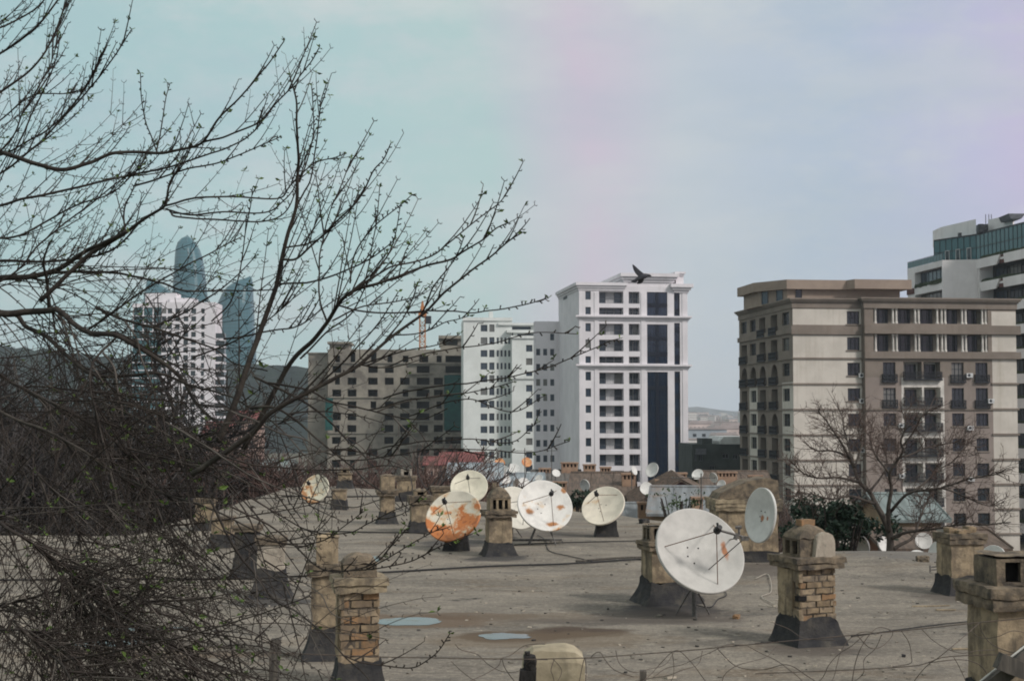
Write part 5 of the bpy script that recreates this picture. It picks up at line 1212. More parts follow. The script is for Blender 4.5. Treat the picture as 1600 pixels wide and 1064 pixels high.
for k in range(120):
    px = random.uniform(1062, 1180); d = 760 + 2300 * (k / 120) ** 1.2
    o = bpy.data.objects.new('far_house', protos[k % 6 if d > 1500 else k % 3][k % 3]); COL.objects.link(o)
    py = 686 - 42 * ((d - 760) / 2300) ** .6 + random.uniform(-1, 3); p = P(px, py, d); h_ = (9, 15, 12, 24, 18, 7)[k % 6 if d > 1500 else k % 3]
    sc_ = random.uniform(.6, 1.0); o.scale = (sc_, sc_, sc_); o.location = (p.x, p.y, max(GZ, min(p.z - h_ * sc_, 18))); o.rotation_euler = (0, 0, random.uniform(-.5, .5))
    tag(o, 'hazy house in the distant town beyond the low dark building', 'house', 'houses of the distant town')

# ================================================================== cables, fence, stump posts
M_cable = mat('black_cable', (0.014, 0.014, 0.016), None, 5, .6, 0); M_wire = mat('rusted_wire', (0.10, 0.075, 0.06), (.06, .05, .045), 30, .7, 0)
M_wood = mat('grey_weathered_timber', (0.12, 0.105, 0.09), (0.06, .055, .05), 3, .95, .5, .01, (12, 12, 1)); M_char = mat('charred_timber', (0.014, 0.013, 0.014), (.035, .032, .03), 5, .9, .7, .02, (8, 8, 1))
def smooth(pts, n=6):
    pts = [Vector(p) for p in pts]
    if len(pts) < 3: return pts
    q = [pts[0] * 2 - pts[1]] + pts + [pts[-1] * 2 - pts[-2]]; out = []
    for i in range(1, len(q) - 2):
        a, b, c, d = q[i - 1:i + 3]
        for k in range(n):
            t = k / n; out.append(.5 * ((2 * b) + (c - a) * t + (2 * a - 5 * b + 4 * c - d) * t * t + (3 * b - a - 3 * c + d) * t * t * t))
    out.append(pts[-1]); return out
def roofcable(pxs, rad, label, m=M_cable):
    pts = []
    for x, y in pxs:
        g_ = G(x, y); pts.append(Vector((g_.x, g_.y, rad + .012 + roof_h(g_.x, g_.y))))
    mb = MB(); mb.tube([Vector((p.x, p.y, max(p.z, roof_h(p.x, p.y) + rad * .8))) for p in smooth(pts, 10)], rad, 6); return tag(mb.build('cable', m, smooth=True), label, 'cable', 'cables lying on the roof')
roofcable([(-60, 909), (150, 907), (380, 905), (590, 895), (760, 888), (880, 883), (985, 878), (1005, 878)], .022, 'long black cable running right across the roof in front of the domed-hood chimney')
roofcable([(900, 879), (960, 875), (1005, 874)], .024, 'short dark pipe lying beside the long black cable near the big dish', M_wood)
roofcable([(440, 776), (520, 778), (600, 777)], .03, 'dark cable across the far left of the roof', M_cable)
roofcable([(505, 831), (580, 832), (640, 834), (668, 835)], .018, 'thin cable running to the squat tan chimney')
roofcable([(803, 853), (870, 851), (950, 848), (1004, 846)], .016, 'thin cable behind the long black one, right of the domed-hood chimney')
roofcable([(840, 838), (852, 846), (858, 862), (890, 872), (925, 879)], .012, 'loose wire trailing from the large white dish')
roofcable([(1090, 930), (1100, 940), (1085, 946), (1110, 950), (1122, 938), (1135, 932), (1128, 918)], .009, 'tangle of thin wire on the roof under the big pale dish')
roofcable([(1180, 905), (1200, 900), (1205, 925), (1190, 935), (1215, 950), (1185, 948)], .009, 'pale curl of wire on the roof left of the tall brick chimney', mat('pale_wire', (.4, .36, .3), None, 5, .6, 0))
roofcable([(1330, 995), (1400, 985), (1470, 978), (1530, 972)], .009, 'thin wire on the roof right of the tall brick chimney')
roofcable([(1180, 1010), (1225, 1004)], .008, 'scrap of wire at the foot of the tall brick chimney')
# bits of rubble on the roof
for px, py, s, m_, lb in ((1151, 965, .075, M_brick2, 'small broken brick on the roof below the big dish'), (1442, 884, .14, M_cap, 'grey lump of masonry on the roof edge under the white dishes'), (1524, 938, .09, M_tar, 'dark rubble at the foot of the broken-topped chimney'), (1533, 945, .06, M_tar, 'smaller dark rubble scrap near the broken-topped chimney'), (1412, 1026, .035, M_tar, 'black pebble on the roof at right'), (1447, 951, .02, M_capl, 'pale chip lying on the roof at right'), (1006, 818, .16, M_tar, 'dark lump by the corner of the flat roof')):
    q = G(px, py); mb = MB(); mb.rbox(-s, s, -s * .7, s * .7, -.01, s * .9, s * .4, s * .22, 3 / s, 0, px); o = mb.build('rubble', m_, loc=(q.x, q.y, roof_h(q.x, q.y)), rot=(0, 0, px)); tag(o, lb, 'rubble', 'bits of rubble on the roof')
for px, py, l, a in ((1446, 950, .24, .1), (1470, 949, .16, .2), (1478, 957, .17, .05), (1506, 1014, .18, .1)):
    q = G(px, py); mb = MB(); mb.rbox(-l, l, -.025, .025, 0, .02, .1, .008, 8, 0, px); tag(mb.build('timber_scrap', M_capl, loc=(q.x, q.y, roof_h(q.x, q.y) + .003), rot=(0, 0, a)), 'pale splinter of wood lying on the right of the roof', 'scrap', 'pale splinters on the roof')
q = G(1478, 903); r = empty('iron_bracket', (q.x, q.y, 0), 'dark iron prongs sticking out left of the broken-topped chimney', 'bracket'); mb = MB()
mb.tube([(-.33, 0, .22), (.05, .1, .25)], .018, 5); mb.tube([(-.33, 0, .17), (.05, .1, .18)], .016, 5); mb.tube([(-.32, 0, .12), (-.32, 0, .26)], .016, 5); mb.tube([(-.02, .08, 0), (-.02, .08, .25)], .016, 5); mb.build('prongs', M_steel, r)
# concrete pillar with charred post, wire fence on the hillside edge
DF = 9.0
p = P(866, 1015, DF); r = empty('concrete_pillar', (p.x, p.y + .16, hz(p.x, p.y) - .1), 'stubby pale concrete pillar with rounded top at the bottom edge of the photo', 'pillar')
h = p.z - r.location.z; mb = MB()
def rnd_top(v):
    k = max(0, (v.z - (h - .12)) / .12); return Vector((v.x * (1 - .05 * k * k), v.y * (1 - .05 * k * k), v.z - .05 * k * abs(v.x / .195) ** 4))
mb.rbox(-.195, .195, -.15, .15, 0, h, .06, .014, 7, 0, 4, None, rnd_top); mb.build('block', M_concrete, r)
p = P(825, 1018, DF - .15); r = empty('charred_post', (p.x, p.y, hz(p.x, p.y) - .1), 'black charred timber post leaning against the pale concrete pillar', 'post'); h = p.z - r.location.z
mb = MB(); mb.rbox(-.052, .048, -.05, .05, 0, h - .10, .05, .012, 14, 0, 7); mb.rbox(-.03, .048, -.045, .045, h - .11, h - .02, .03, .012, 20, 0, 8); mb.rbox(-.022, .012, -.03, .03, h - .03, h + .005, .02, .01, 20, 0, 9); mb.build('timber', M_char, r)
r = empty('wire_fence', (0, DF, hz(0, DF)), 'rusted sagging wire fence on wooden stakes along the bottom of the photo', 'fence'); fo = Vector((0, DF, hz(0, DF)))
mb = MB()
top = [(-80, 1011), (415, 1019), (600, 1026), (720, 1028), (830, 1029.5), (930, 1027), (1060, 1017), (1200, 1004), (1330, 992), (1420, 984), (1530, 972), (1680, 958)]
mb.tube([P(x, y, DF - .22) - fo for x, y in top], .0032, 5); mb.build('wire', M_wire, r)
mb = MB(); mb.tube([P(v.x, v.y, DF - .1) - fo for v in smooth([(1180, 1052, 0), (1330, 1046, 0), (1425, 1040, 0), (1452, 1034, 0), (1485, 1025, 0), (1600, 1021, 0), (1680, 1018, 0)], 4)], .0032, 5); mb.build('wire', M_wire, r)
for pts in ([(700, 1080), (772, 1045), (783, 1029), (790, 1045), (812, 1075)], [(866, 1029), (861, 1046), (864, 1056), (868, 1075)], [(903, 1075), (910, 1040), (914, 1028), (916, 1050), (913, 1075)], [(922, 1028), (930, 1020), (938, 1019), (944, 1028), (955, 1042), (968, 1050), (990, 1057)],
            [(1004, 1064), (1018, 1052), (1032, 1036), (1048, 1020), (1062, 1017), (1085, 1040), (1110, 1075)], [(1408, 985), (1420, 1003), (1424, 1025), (1422, 1036), (1395, 1041)], [(1530, 973), (1505, 995), (1470, 1024), (1448, 1040), (1428, 1064), (1420, 1078)], [(1530, 973), (1535, 988), (1550, 1006), (1578, 1018), (1600, 1018)], [(1490, 1026), (1498, 1040), (1510, 1066), (1514, 1080)],
            [(1340, 993), (1360, 1012), (1380, 1008), (1395, 988), (1372, 980), (1352, 1000), (1338, 1030), (1330, 1072)], [(1120, 1012), (1150, 1040), (1190, 1046), (1230, 1038), (1262, 1056), (1290, 1075)], [(1450, 1035), (1500, 1030), (1530, 1038), (1545, 1058), (1550, 1078)]):
    mb = MB(); mb.tube([P(v.x, v.y, DF - .2 + .12 * math.sin(v.x * .05)) - fo for v in smooth([(a, b, 0) for a, b in pts], 6)], .0026, 4); mb.build('loose_wire', M_wire, r)
rl_ = random.Random(12)
for k in range(16):
    x0 = rl_.uniform(680, 1560); y0 = 1028 - max(0, (x0 - 930)) * .088; pts = [(x0, y0 + rl_.uniform(-2, 6))]; a = rl_.uniform(0, 3.1)
    for q in range(rl_.randint(4, 7)):
        a += rl_.uniform(-.9, .9); pts.append((pts[-1][0] + 26 * math.cos(a), min(1085, max(y0 - 22, pts[-1][1] + 22 * math.sin(a)))))
    mb = MB(); mb.tube([P(v.x, v.y, DF - .15 + .15 * math.sin(v.x * .04 + k)) - fo for v in smooth([(a_, b_, 0) for a_, b_ in pts], 6)], .0021, 4); mb.build('loose_wire', M_wire, r)
for px, py, w_, l in ((417, 996, .028, 0.0), (993, 1046, .02, 0.02)):
    t = P(px, py, DF) - fo; mb = MB(); M = Matrix.Translation((t.x, 0, 0)) @ Matrix.Rotation(R(3), 4, 'Y'); mb.rbox(-w_, w_, -w_, w_, -.6, t.z, .05, .007, 12, 0, px, M); mb.build('stake', M_wood, r)
a, b = P(1500, 1092, 8.2), P(1640, 978, 8.2); r = empty('timber_rail', (a.x, a.y, hz(a.x, a.y)), 'grey crossed timbers with a white cord along the edge, bottom right corner', 'timber'); o0 = Vector(r.location)
mb = MB(); dv = (b - a); L = dv.length; M = Matrix.Translation(a - o0) @ dv.to_track_quat('X', 'Z').to_matrix().to_4x4(); mb.rbox(-.6, L, -.04, .04, -.085, -.005, .08, .006, 9, 0, 2, M); mb.build('plank', M_wood, r)
mb = MB(); mb.tube([M @ Vector((x, 0, .004 + .003 * math.sin(x * 9))) for x in [-.6 + k * .08 for k in range(int((L + .6) / .08))]], .006, 6); mb.build('cord', mat('white_cord', (.6, .58, .54), None, 9, .8, 0), r)
a, b = P(1566, 1026, 8.1), P(1660, 1066, 8.1); dv = b - a; M = Matrix.Translation(a - o0) @ dv.to_track_quat('X', 'Z').to_matrix().to_4x4(); mb = MB(); mb.rbox(-.02, dv.length, -.035, .035, -.07, .02, .06, .006, 9, 0, 5, M); mb.build('plank', M_wood, r)

# ================================================================== bird
c = P(1004, 431, 36); r = empty('bird', c, 'dark pigeon flying to the right in front of the white tower roof, wings spread', 'bird')
s = 36 / F
mb = MB()
def bp(x, y, z=0): return Vector(((x - 1004) * s, z, (431 - y) * s))
body = [(bp(986, 440), .012), (bp(992, 438), .03), (bp(998, 435.5), .055), (bp(1004, 432.5), .07), (bp(1009, 431), .062), (bp(1012, 430.5), .042), (bp(1014.5, 430.5), .036), (bp(1016.5, 431.2), .022), (bp(1018.3, 432), .004)]
mb.tube([q[0] for q in body], [q[1] for q in body], 12)
def wing(root, tip, w0, yy, n=7):
    vs = []; ax = tip - root; ch = Vector((-ax.z, 0, ax.x)).normalized()
    for i in range(n + 1):
        t = i / n; cpt = root + ax * t + Vector((0, yy * t, 0)) + ch * (.03 * math.sin(t * 3.1)); wd = w0 * (1 - .15 * t) * (1 - t ** 4 * .8); th = .012 * (1 - t) + .003
        vs += [cpt + ch * wd * .5 + Vector((0, -th, 0)), cpt + Vector((0, -th * 1.6, 0)), cpt - ch * wd * .5 + Vector((0, -th, 0)), cpt - ch * wd * .5 + Vector((0, th, 0)), cpt + ch * wd * .5 + Vector((0, th, 0))]
    fs = [(i * 5 + k, i * 5 + (k + 1) % 5, i * 5 + 5 + (k + 1) % 5, i * 5 + 5 + k) for i in range(n) for k in range(5)] + [(0, 1, 2, 3, 4), tuple(n * 5 + k for k in range(5))]
    mb.add(vs, fs)
wing(bp(1006, 433), bp(988, 414), .15, -.10); wing(bp(1003, 434), bp(996, 443), .13, .12)
wing(bp(996, 436.5), bp(987, 440.5), .07, 0)
o = mb.build('body', mat('dark_plumage', (0.035, .036, .045), (.055, .056, .065), 14, .8, .2), r, smooth=True); recalc(o)
md = o.modifiers.new('union', 'REMESH'); md.mode = 'VOXEL'; md.voxel_size = .007; md.use_smooth_shade = True
# ================================================================== trees
M_bark = mat('dark_bark', (0.026, 0.021, 0.019), (0.045, .037, .031), 14, .9, .5, .01, stain=(.075, .066, .055), ss=5)
M_midbark = mat('brown_bark', (0.05, 0.041, 0.035), (0.08, .066, .056), 6, .9, .4, .02)
M_twig = mat('reddish_twig', (0.020, 0.015, 0.013), (0.038, .029, .024), 6, .8, 0)
M_twigg = mat('grey_twig', (0.10, 0.085, 0.074), (0.05, .042, .036), 6, .8, 0)
M_leaf = mat('spring_leaf', (0.085, 0.13, 0.025), (0.05, .09, .02), 30, .6, 0)
M_fartw = [mat('brown_far_twigs', (0.085, 0.058, 0.048), (.06, .044, .038), 1, .9, 0), mat('red_far_twigs', (0.10, 0.062, 0.052), (.07, .045, .038), 1, .9, 0), mat('dark_far_twigs', (0.042, 0.036, 0.034), (.03, .027, .026), 1, .9, 0)]
rt = random.Random(77)
class Acc: pass
def leaf_cluster(mb, p, s, mi, n=3):
    for k in range(n):
        d = Vector((rt.uniform(-1, 1), rt.uniform(-1, 1), rt.uniform(-.2, 1))).normalized(); u = d.cross(Vector((rt.uniform(-1, 1), .3, rt.uniform(-1, 1)))).normalized()
        L = s * rt.uniform(.7, 1.4); w_ = L * .24; nrm = d.cross(u) * (L * .12)
        mb.add([p, p + d * L * .5 + u * w_ + nrm, p + d * L, p + d * L * .5 - u * w_ + nrm, p + d * L * .45 - nrm * .3], [(0, 1, 4), (1, 2, 4), (2, 3, 4), (3, 0, 4)], mi)
def twig(mb, p, d, L, r, grav, sub=1, bud=.05, mi=0, wig=.18, leafp=.25, leafs=.035, sides=4):
    n = max(4, int(L / .07)); pts = [p.copy()]; d = d.normalized()
    for i in range(n):
        d = (d + Vector((rt.gauss(0, wig), rt.gauss(0, wig), rt.gauss(0, wig))) * .35 + Vector((0, 0, grav)) * (1.6 / n)).normalized()
        pts.append(pts[-1] + d * (L / n))
    mb.tube(pts, [max(r * .45, r * (1 - .6 * i / n)) for i in range(n + 1)], sides, mi, cap=False)
    if bud:
        acc = 0; sg = 1
        for i in range(1, n + 1):
            acc += L / n
            while acc > bud:
                acc -= bud; sg = -sg; q = pts[i]; t = (pts[i] - pts[i - 1]).normalized(); sd = t.cross(Vector((0, 1, 0))) * sg + Vector((0, rt.uniform(-.7, .7), 0))
                e = q + (t * .6 + sd).normalized() * rt.uniform(.008, .02)
                mb.tube([q, e, e + t * .006], [r * .5, r * .65, .0012], 3, mi, cap=False)
                if rt.random() < leafp: leaf_cluster(mb, e, leafs * rt.uniform(.6, 1.2), 2)
        if rt.random() < leafp * 3: leaf_cluster(mb, pts[-1], leafs * 1.15, 2, 3)
    if sub > 0:
        for k in range(max(1, int(L / .22))):
            i = rt.randint(max(1, n // 5), n - 1); t = (pts[i] - pts[i - 1]).normalized()
            sd = t.cross(Vector((rt.uniform(-.3, .3), 1, rt.uniform(-.3, .3)))).normalized() * rt.choice((-1, 1))
            twig(mb, pts[i], t * .8 + sd * rt.uniform(.5, 1.0) + Vector((0, rt.uniform(-.4, .4), .1)), L * rt.uniform(.2, .45), r * .7, grav, sub - 1, bud, mi, wig, leafp, leafs, 3)
    return pts
DT = 7.2
# traced limbs of the near tree: points in photo pixels, then start/end depth, start/end radius in px, twig spec
LIMBS = [
 ([(-60, 215), (0, 237), (41, 250), (98, 265), (139, 256), (182, 237), (241, 239), (278, 237), (316, 225), (342, 184), (376, 150), (413, 109), (445, 66)], 7.4, 6.6, 5.0, 1.0, 'u'),
 ([(316, 225), (361, 210), (406, 192), (429, 165), (459, 131), (486, 98), (500, 75)], 6.9, 6.6, 2.0, 1.0, 'u'),
 ([(246, 240), (236, 215), (225, 188), (220, 150), (218, 117)], 7.1, 7.0, 1.5, .8, 's'), ([(244, 238), (252, 200), (259, 165), (268, 132)], 7.1, 7.2, 1.5, .8, 's'),
 ([(-60, 335), (0, 320), (45, 308), (124, 293), (210, 271), (278, 259), (323, 244), (383, 218), (410, 190)], 7.6, 6.7, 3.0, 1.1, 'u'),
 ([(210, 290), (278, 270), (340, 256), (390, 235), (440, 212)], 7.2, 6.8, 2.0, .9, 'u'),
 ([(60, 470), (139, 400), (165, 382), (195, 363), (225, 342), (244, 331), (259, 320), (263, 297), (270, 280), (285, 262), (300, 228)], 7.2, 6.9, 4.5, 1.2, 'u'),
 ([(257, 322), (297, 312), (361, 308), (432, 310), (455, 289), (489, 256), (520, 246), (540, 240)], 7.0, 6.5, 2.1, .9, 'u'),
 ([(259, 327), (301, 336), (350, 333), (413, 333), (440, 315), (462, 290), (470, 250)], 7.0, 6.6, 2.0, .9, 's'), ([(265, 330), (278, 338), (357, 346), (406, 348), (440, 335), (462, 300), (480, 240), (492, 200)], 7.0, 6.6, 2.0, .9, 's'),
 ([(340, 690), (375, 610), (400, 540), (416, 488), (432, 434), (448, 373), (461, 325), (466, 270), (468, 241), (464, 190), (461, 150), (453, 117)], 6.4, 6.2, 6.5, 1.2, 'u'),
 ([(462, 323), (475, 300), (485, 282), (492, 245), (496, 210), (499, 180), (500, 160), (508, 132)], 6.3, 6.2, 1.8, .9, 's'), ([(468, 285), (480, 250), (489, 210), (488, 170), (485, 135)], 6.3, 6.4, 1.6, .9, 's'),
 ([(441, 407), (464, 404), (502, 370), (534, 338), (566, 303), (585, 268), (601, 249), (612, 226)], 6.3, 6.0, 2.4, 1.0, 'u'), ([(448, 389), (486, 380), (515, 360), (545, 330), (560, 300)], 6.3, 6.1, 1.8, .9, 's'),
 ([(432, 444), (496, 439), (544, 423), (579, 405), (604, 386), (617, 373)], 6.3, 6.0, 2.0, .9, 's'),
 ([(380, 700), (430, 615), (461, 559), (490, 530), (512, 504), (528, 480), (544, 463), (565, 452), (590, 445), (611, 437), (656, 421), (704, 408), (723, 394), (755, 373), (777, 356), (795, 349)], 6.6, 5.8, 5.0, 1.0, 'u'),
 ([(544, 463), (565, 445), (592, 428), (617, 415), (656, 408), (680, 397), (697, 383), (729, 357), (755, 337), (783, 316), (799, 289)], 6.1, 5.8, 2.2, .9, 'u'),
 ([(300, 740), (392, 680), (420, 650), (450, 630), (482, 612), (520, 592), (561, 567), (611, 523), (656, 492), (694, 456), (735, 424), (771, 399), (796, 377), (815, 365)], 6.2, 5.6, 5.5, 1.0, 'u'),
 ([(656, 492), (668, 465), (678, 444), (707, 408), (718, 390), (725, 372)], 5.9, 5.7, 2.0, .9, 's'),
 ([(530, 478), (560, 485), (620, 487), (690, 486), (751, 485), (803, 479), (830, 474), (857, 466)], 6.2, 5.6, 1.9, .9, 's'),
 ([(350, 530), (413, 517), (464, 508), (505, 482), (544, 458)], 6.6, 6.2, 2.0, .9, 's'),
 ([(512, 501), (502, 469), (500, 430), (502, 392), (515, 332), (534, 293), (550, 249)], 6.2, 6.2, 2.0, .9, 'u'), ([(565, 450), (573, 431), (580, 390), (588, 340), (592, 293)], 6.1, 6.0, 1.5, .8, 's'),
 ([(547, 444), (553, 399), (579, 360), (600, 340), (623, 322), (643, 303)], 6.1, 5.9, 1.7, .8, 's'), ([(550, 455), (590, 420), (610, 390), (620, 350), (626, 318)], 6.1, 6.0, 1.5, .8, 's'), ([(620, 436), (630, 400), (640, 380)], 6, 6, 1.4, .8, 's'), ([(520, 500), (560, 480), (610, 470), (650, 462), (672, 445)], 6.1, 5.9, 1.7, .8, 's'),
 ([(470, 560), (510, 520), (548, 490), (575, 440), (600, 400)], 6.3, 6.0, 2.0, .9, 's'), ([(600, 530), (625, 500), (640, 470), (652, 440)], 6, 5.9, 1.7, .9, 's'), ([(480, 620), (540, 560), (590, 500), (620, 455)], 6.2, 5.9, 2.2, .9, 's'),
 ([(-60, 452), (0, 435), (37, 432), (85, 420), (127, 398), (158, 381), (197, 361)], 7.8, 7.0, 7.0, 3.0, 'u'), ([(-60, 415), (0, 408), (56, 408), (135, 403), (180, 385), (215, 350)], 7.9, 7.3, 3.6, 1.5, 'u'),
 ([(37, 432), (93, 425), (141, 425), (197, 429), (254, 443), (290, 454), (350, 454), (423, 453), (450, 440)], 7.6, 6.8, 3.2, .9, 'u'),
 ([(-60, 470), (0, 488), (40, 486), (76, 485), (93, 488), (135, 519), (183, 525), (242, 561), (282, 595), (299, 618), (330, 650), (350, 669)], 7.5, 6.5, 7.5, 2.2, 'd'),
 ([(0, 490), (42, 511), (85, 539), (141, 584), (200, 588), (240, 584), (290, 600), (340, 612), (392, 640)], 7.5, 6.4, 5.0, 1.6, 'd'),
 ([(163, 519), (197, 525), (248, 559), (290, 585), (320, 610)], 7.2, 6.6, 2.2, 1.2, 'd'), ([(150, 480), (197, 499), (240, 511), (290, 530), (333, 545), (366, 567), (420, 580)], 7.3, 6.5, 3.0, 1.1, 'd'),
 ([(185, 525), (158, 553), (144, 575), (141, 598), (148, 630), (155, 660)], 7.0, 6.6, 2.4, 1.3, 'g'), ([(163, 553), (178, 575), (183, 609), (190, 640), (198, 690), (200, 760), (192, 830)], 6.9, 6.5, 2.2, 1.1, 'g'), ([(197, 502), (214, 530), (220, 564), (237, 609), (245, 660), (240, 720)], 7.0, 6.6, 2.0, 1.1, 'g'),
 ([(400, 590), (440, 612), (482, 634), (519, 663), (545, 690), (559, 700), (580, 725)], 6.4, 6.0, 2.6, 1.2, 'g'), ([(392, 640), (430, 640), (465, 660), (508, 697), (547, 728), (575, 752), (600, 770)], 6.3, 5.9, 2.6, 1.2, 'g'),
 ([(420, 600), (465, 608), (491, 615), (519, 629), (575, 638), (620, 650), (660, 655), (700, 640)], 6.3, 5.9, 2.2, .9, 'd'), ([(350, 640), (400, 660), (443, 680), (477, 688), (508, 708), (540, 712), (600, 700)], 6.3, 5.9, 2.0, .9, 'd'),
 ([(561, 567), (600, 572), (640, 560), (700, 545), (760, 540), (830, 520), (900, 522)], 6.0, 5.4, 1.6, .8, 's'), ([(600, 620), (680, 605), (740, 600), (800, 590), (850, 575), (905, 552), (945, 535), (968, 528)], 5.9, 5.3, 1.7, .8, 's'), ([(575, 638), (640, 625), (700, 620), (760, 610), (800, 598)], 6, 5.6, 1.5, .8, 's'), ([(611, 523), (660, 520), (700, 500), (735, 492)], 6, 5.7, 1.5, .8, 's'), ([(561, 567), (620, 550), (680, 540), (720, 520)], 6, 5.7, 1.6, .8, 's'), ([(640, 650), (700, 630), (740, 625), (800, 645), (850, 620)], 5.9, 5.4, 1.4, .8, 's'), ([(600, 700), (660, 690), (740, 685), (800, 690), (840, 660)], 5.9, 5.4, 1.4, .8, 's'), ([(520, 720), (600, 715), (680, 700), (760, 702), (830, 706), (890, 690)], 5.9, 5.3, 1.4, .8, 's'),
 ([(-60, 640), (40, 660), (120, 700), (180, 740), (260, 770), (340, 800), (400, 830), (440, 850)], 6.8, 6.0, 3.4, 1.1, 'd'), ([(-60, 560), (20, 600), (100, 640), (180, 690), (230, 760), (270, 830), (300, 900)], 7.0, 6.2, 3.6, 1.2, 'g'),
 ([(-60, 800), (20, 830), (80, 880), (108, 919), (159, 959), (207, 991), (247, 1035), (279, 1075)], 6.2, 5.6, 4.0, 1.2, 'g'), ([(100, 905), (150, 940), (200, 965), (260, 1000), (300, 1030), (340, 1075)], 6.0, 5.5, 2.4, 1.0, 'g'), ([(80, 880), (120, 905), (180, 925), (240, 940), (300, 960), (360, 1000), (420, 1050)], 6.0, 5.5, 2.2, 1.0, 'g'),
 ([(-60, 968), (0, 947), (50, 935), (108, 919)], 6.4, 6.1, 3.0, 1.8, 'd'), ([(60, 740), (110, 800), (125, 860), (122, 900), (130, 960), (150, 1020), (165, 1075)], 6.4, 5.8, 2.4, 1.0, 'g'), ([(0, 985), (60, 1000), (110, 1030), (140, 1075)], 5.6, 5.4, 2.4, 1.8, 'g'), ([(20, 965), (70, 1015), (100, 1040), (115, 1075)], 5.3, 5.2, 2.4, 1.8, 'g'),
 ([(200, 700), (280, 720), (340, 745), (380, 790), (402, 840), (420, 900), (440, 960)], 6.4, 5.7, 2.2, .9, 'g'), ([(330, 780), (370, 860), (402, 899), (432, 941), (469, 959), (509, 991), (539, 1023), (568, 1048), (590, 1078)], 6.0, 5.4, 2.6, 1.0, 'g'), ([(539, 1023), (569, 1033), (606, 1038), (643, 1043), (670, 1030), (690, 1010), (705, 990)], 5.5, 5.3, 1.5, .9, 's'),
 ([(360, 790), (410, 815), (446, 840), (490, 876), (520, 890), (560, 890), (600, 886), (640, 876), (670, 862), (696, 850), (745, 832)], 5.9, 5.2, 1.9, .9, 's'), ([(520, 890), (560, 888), (592, 875), (610, 854), (625, 835), (630, 826)], 5.7, 5.3, 1.4, .8, 's'), ([(570, 890), (600, 875), (620, 862), (650, 842), (690, 822)], 5.6, 5.2, 1.4, .8, 's'), ([(380, 770), (440, 808), (480, 828), (540, 832), (580, 816), (616, 796), (660, 778)], 5.9, 5.3, 1.6, .8, 's'), ([(400, 840), (450, 850), (500, 845), (545, 815), (570, 800)], 5.9, 5.5, 1.4, .8, 's'),
 ([(300, 690), (380, 720), (440, 730), (520, 735), (600, 728), (640, 735)], 6.2, 5.7, 2.0, .9, 'd'), ([(260, 660), (330, 700), (400, 745), (470, 775), (540, 790), (600, 780)], 6.3, 5.6, 2.2, .9, 'd'), ([(430, 900), (470, 905), (500, 925), (520, 960), (560, 975)], 5.7, 5.4, 1.3, .8, 'd'), ([(390, 870), (430, 905), (470, 920), (490, 960), (480, 1000)], 5.8, 5.5, 1.4, .8, 'g'),
 ([(-60, 120), (0, 85), (60, 40), (110, -30)], 7.8, 7.6, 3.0, 1.5, 'u'), ([(-60, 180), (20, 130), (70, 80), (100, 10), (120, -30)], 7.6, 7.4, 3.0, 1.2, 'u'), ([(-60, 60), (10, 40), (60, 10), (90, -30)], 7.8, 7.6, 2.5, 1.2, 'u'), ([(-60, 300), (0, 270), (60, 225), (120, 165), (160, 118), (185, 85), (205, 48)], 7.5, 7.0, 2.6, .9, 'u'), ([(-40, 260), (20, 235), (80, 200), (120, 160), (145, 120), (160, 85)], 7.5, 7.1, 2.3, .9, 'u'), ([(0, 237), (40, 170), (75, 110), (95, 55)], 7.3, 7.2, 2.0, .9, 'u'), ([(20, 245), (60, 160), (82, 110), (93, 60)], 7.3, 7.0, 1.8, .9, 's'), ([(-60, 240), (0, 190), (50, 150), (100, 145), (130, 140)], 7.6, 7.3, 2, .9, 'u'),
 ([(-60, 380), (20, 370), (80, 340), (130, 320), (180, 300), (230, 250)], 7.7, 7.2, 2.6, 1.0, 'u'), ([(0, 440), (60, 380), (130, 330), (190, 280), (220, 262)], 7.4, 7.1, 2.2, 1.0, 'u'), ([(195, 363), (192, 335), (196, 318), (206, 300), (215, 280)], 7.1, 7.0, 2.0, 1.0, 's'), ([(76, 485), (72, 440), (66, 410), (75, 380)], 7.4, 7.2, 4, 1.5, 'u'),
 ([(135, 519), (200, 470), (260, 430), (330, 395), (380, 370)], 7.1, 6.7, 2.4, .9, 'u'), ([(240, 511), (300, 480), (360, 440), (400, 400)], 6.9, 6.5, 2.0, .9, 'u'), ([(300, 560), (370, 530), (430, 490), (470, 450)], 6.6, 6.3, 2.0, .9, 'u'), ([(330, 500), (360, 470), (375, 420), (390, 340), (395, 290)], 6.8, 6.6, 1.7, .8, 's'),
]
hzT = lambda x, y: hz(x, y)
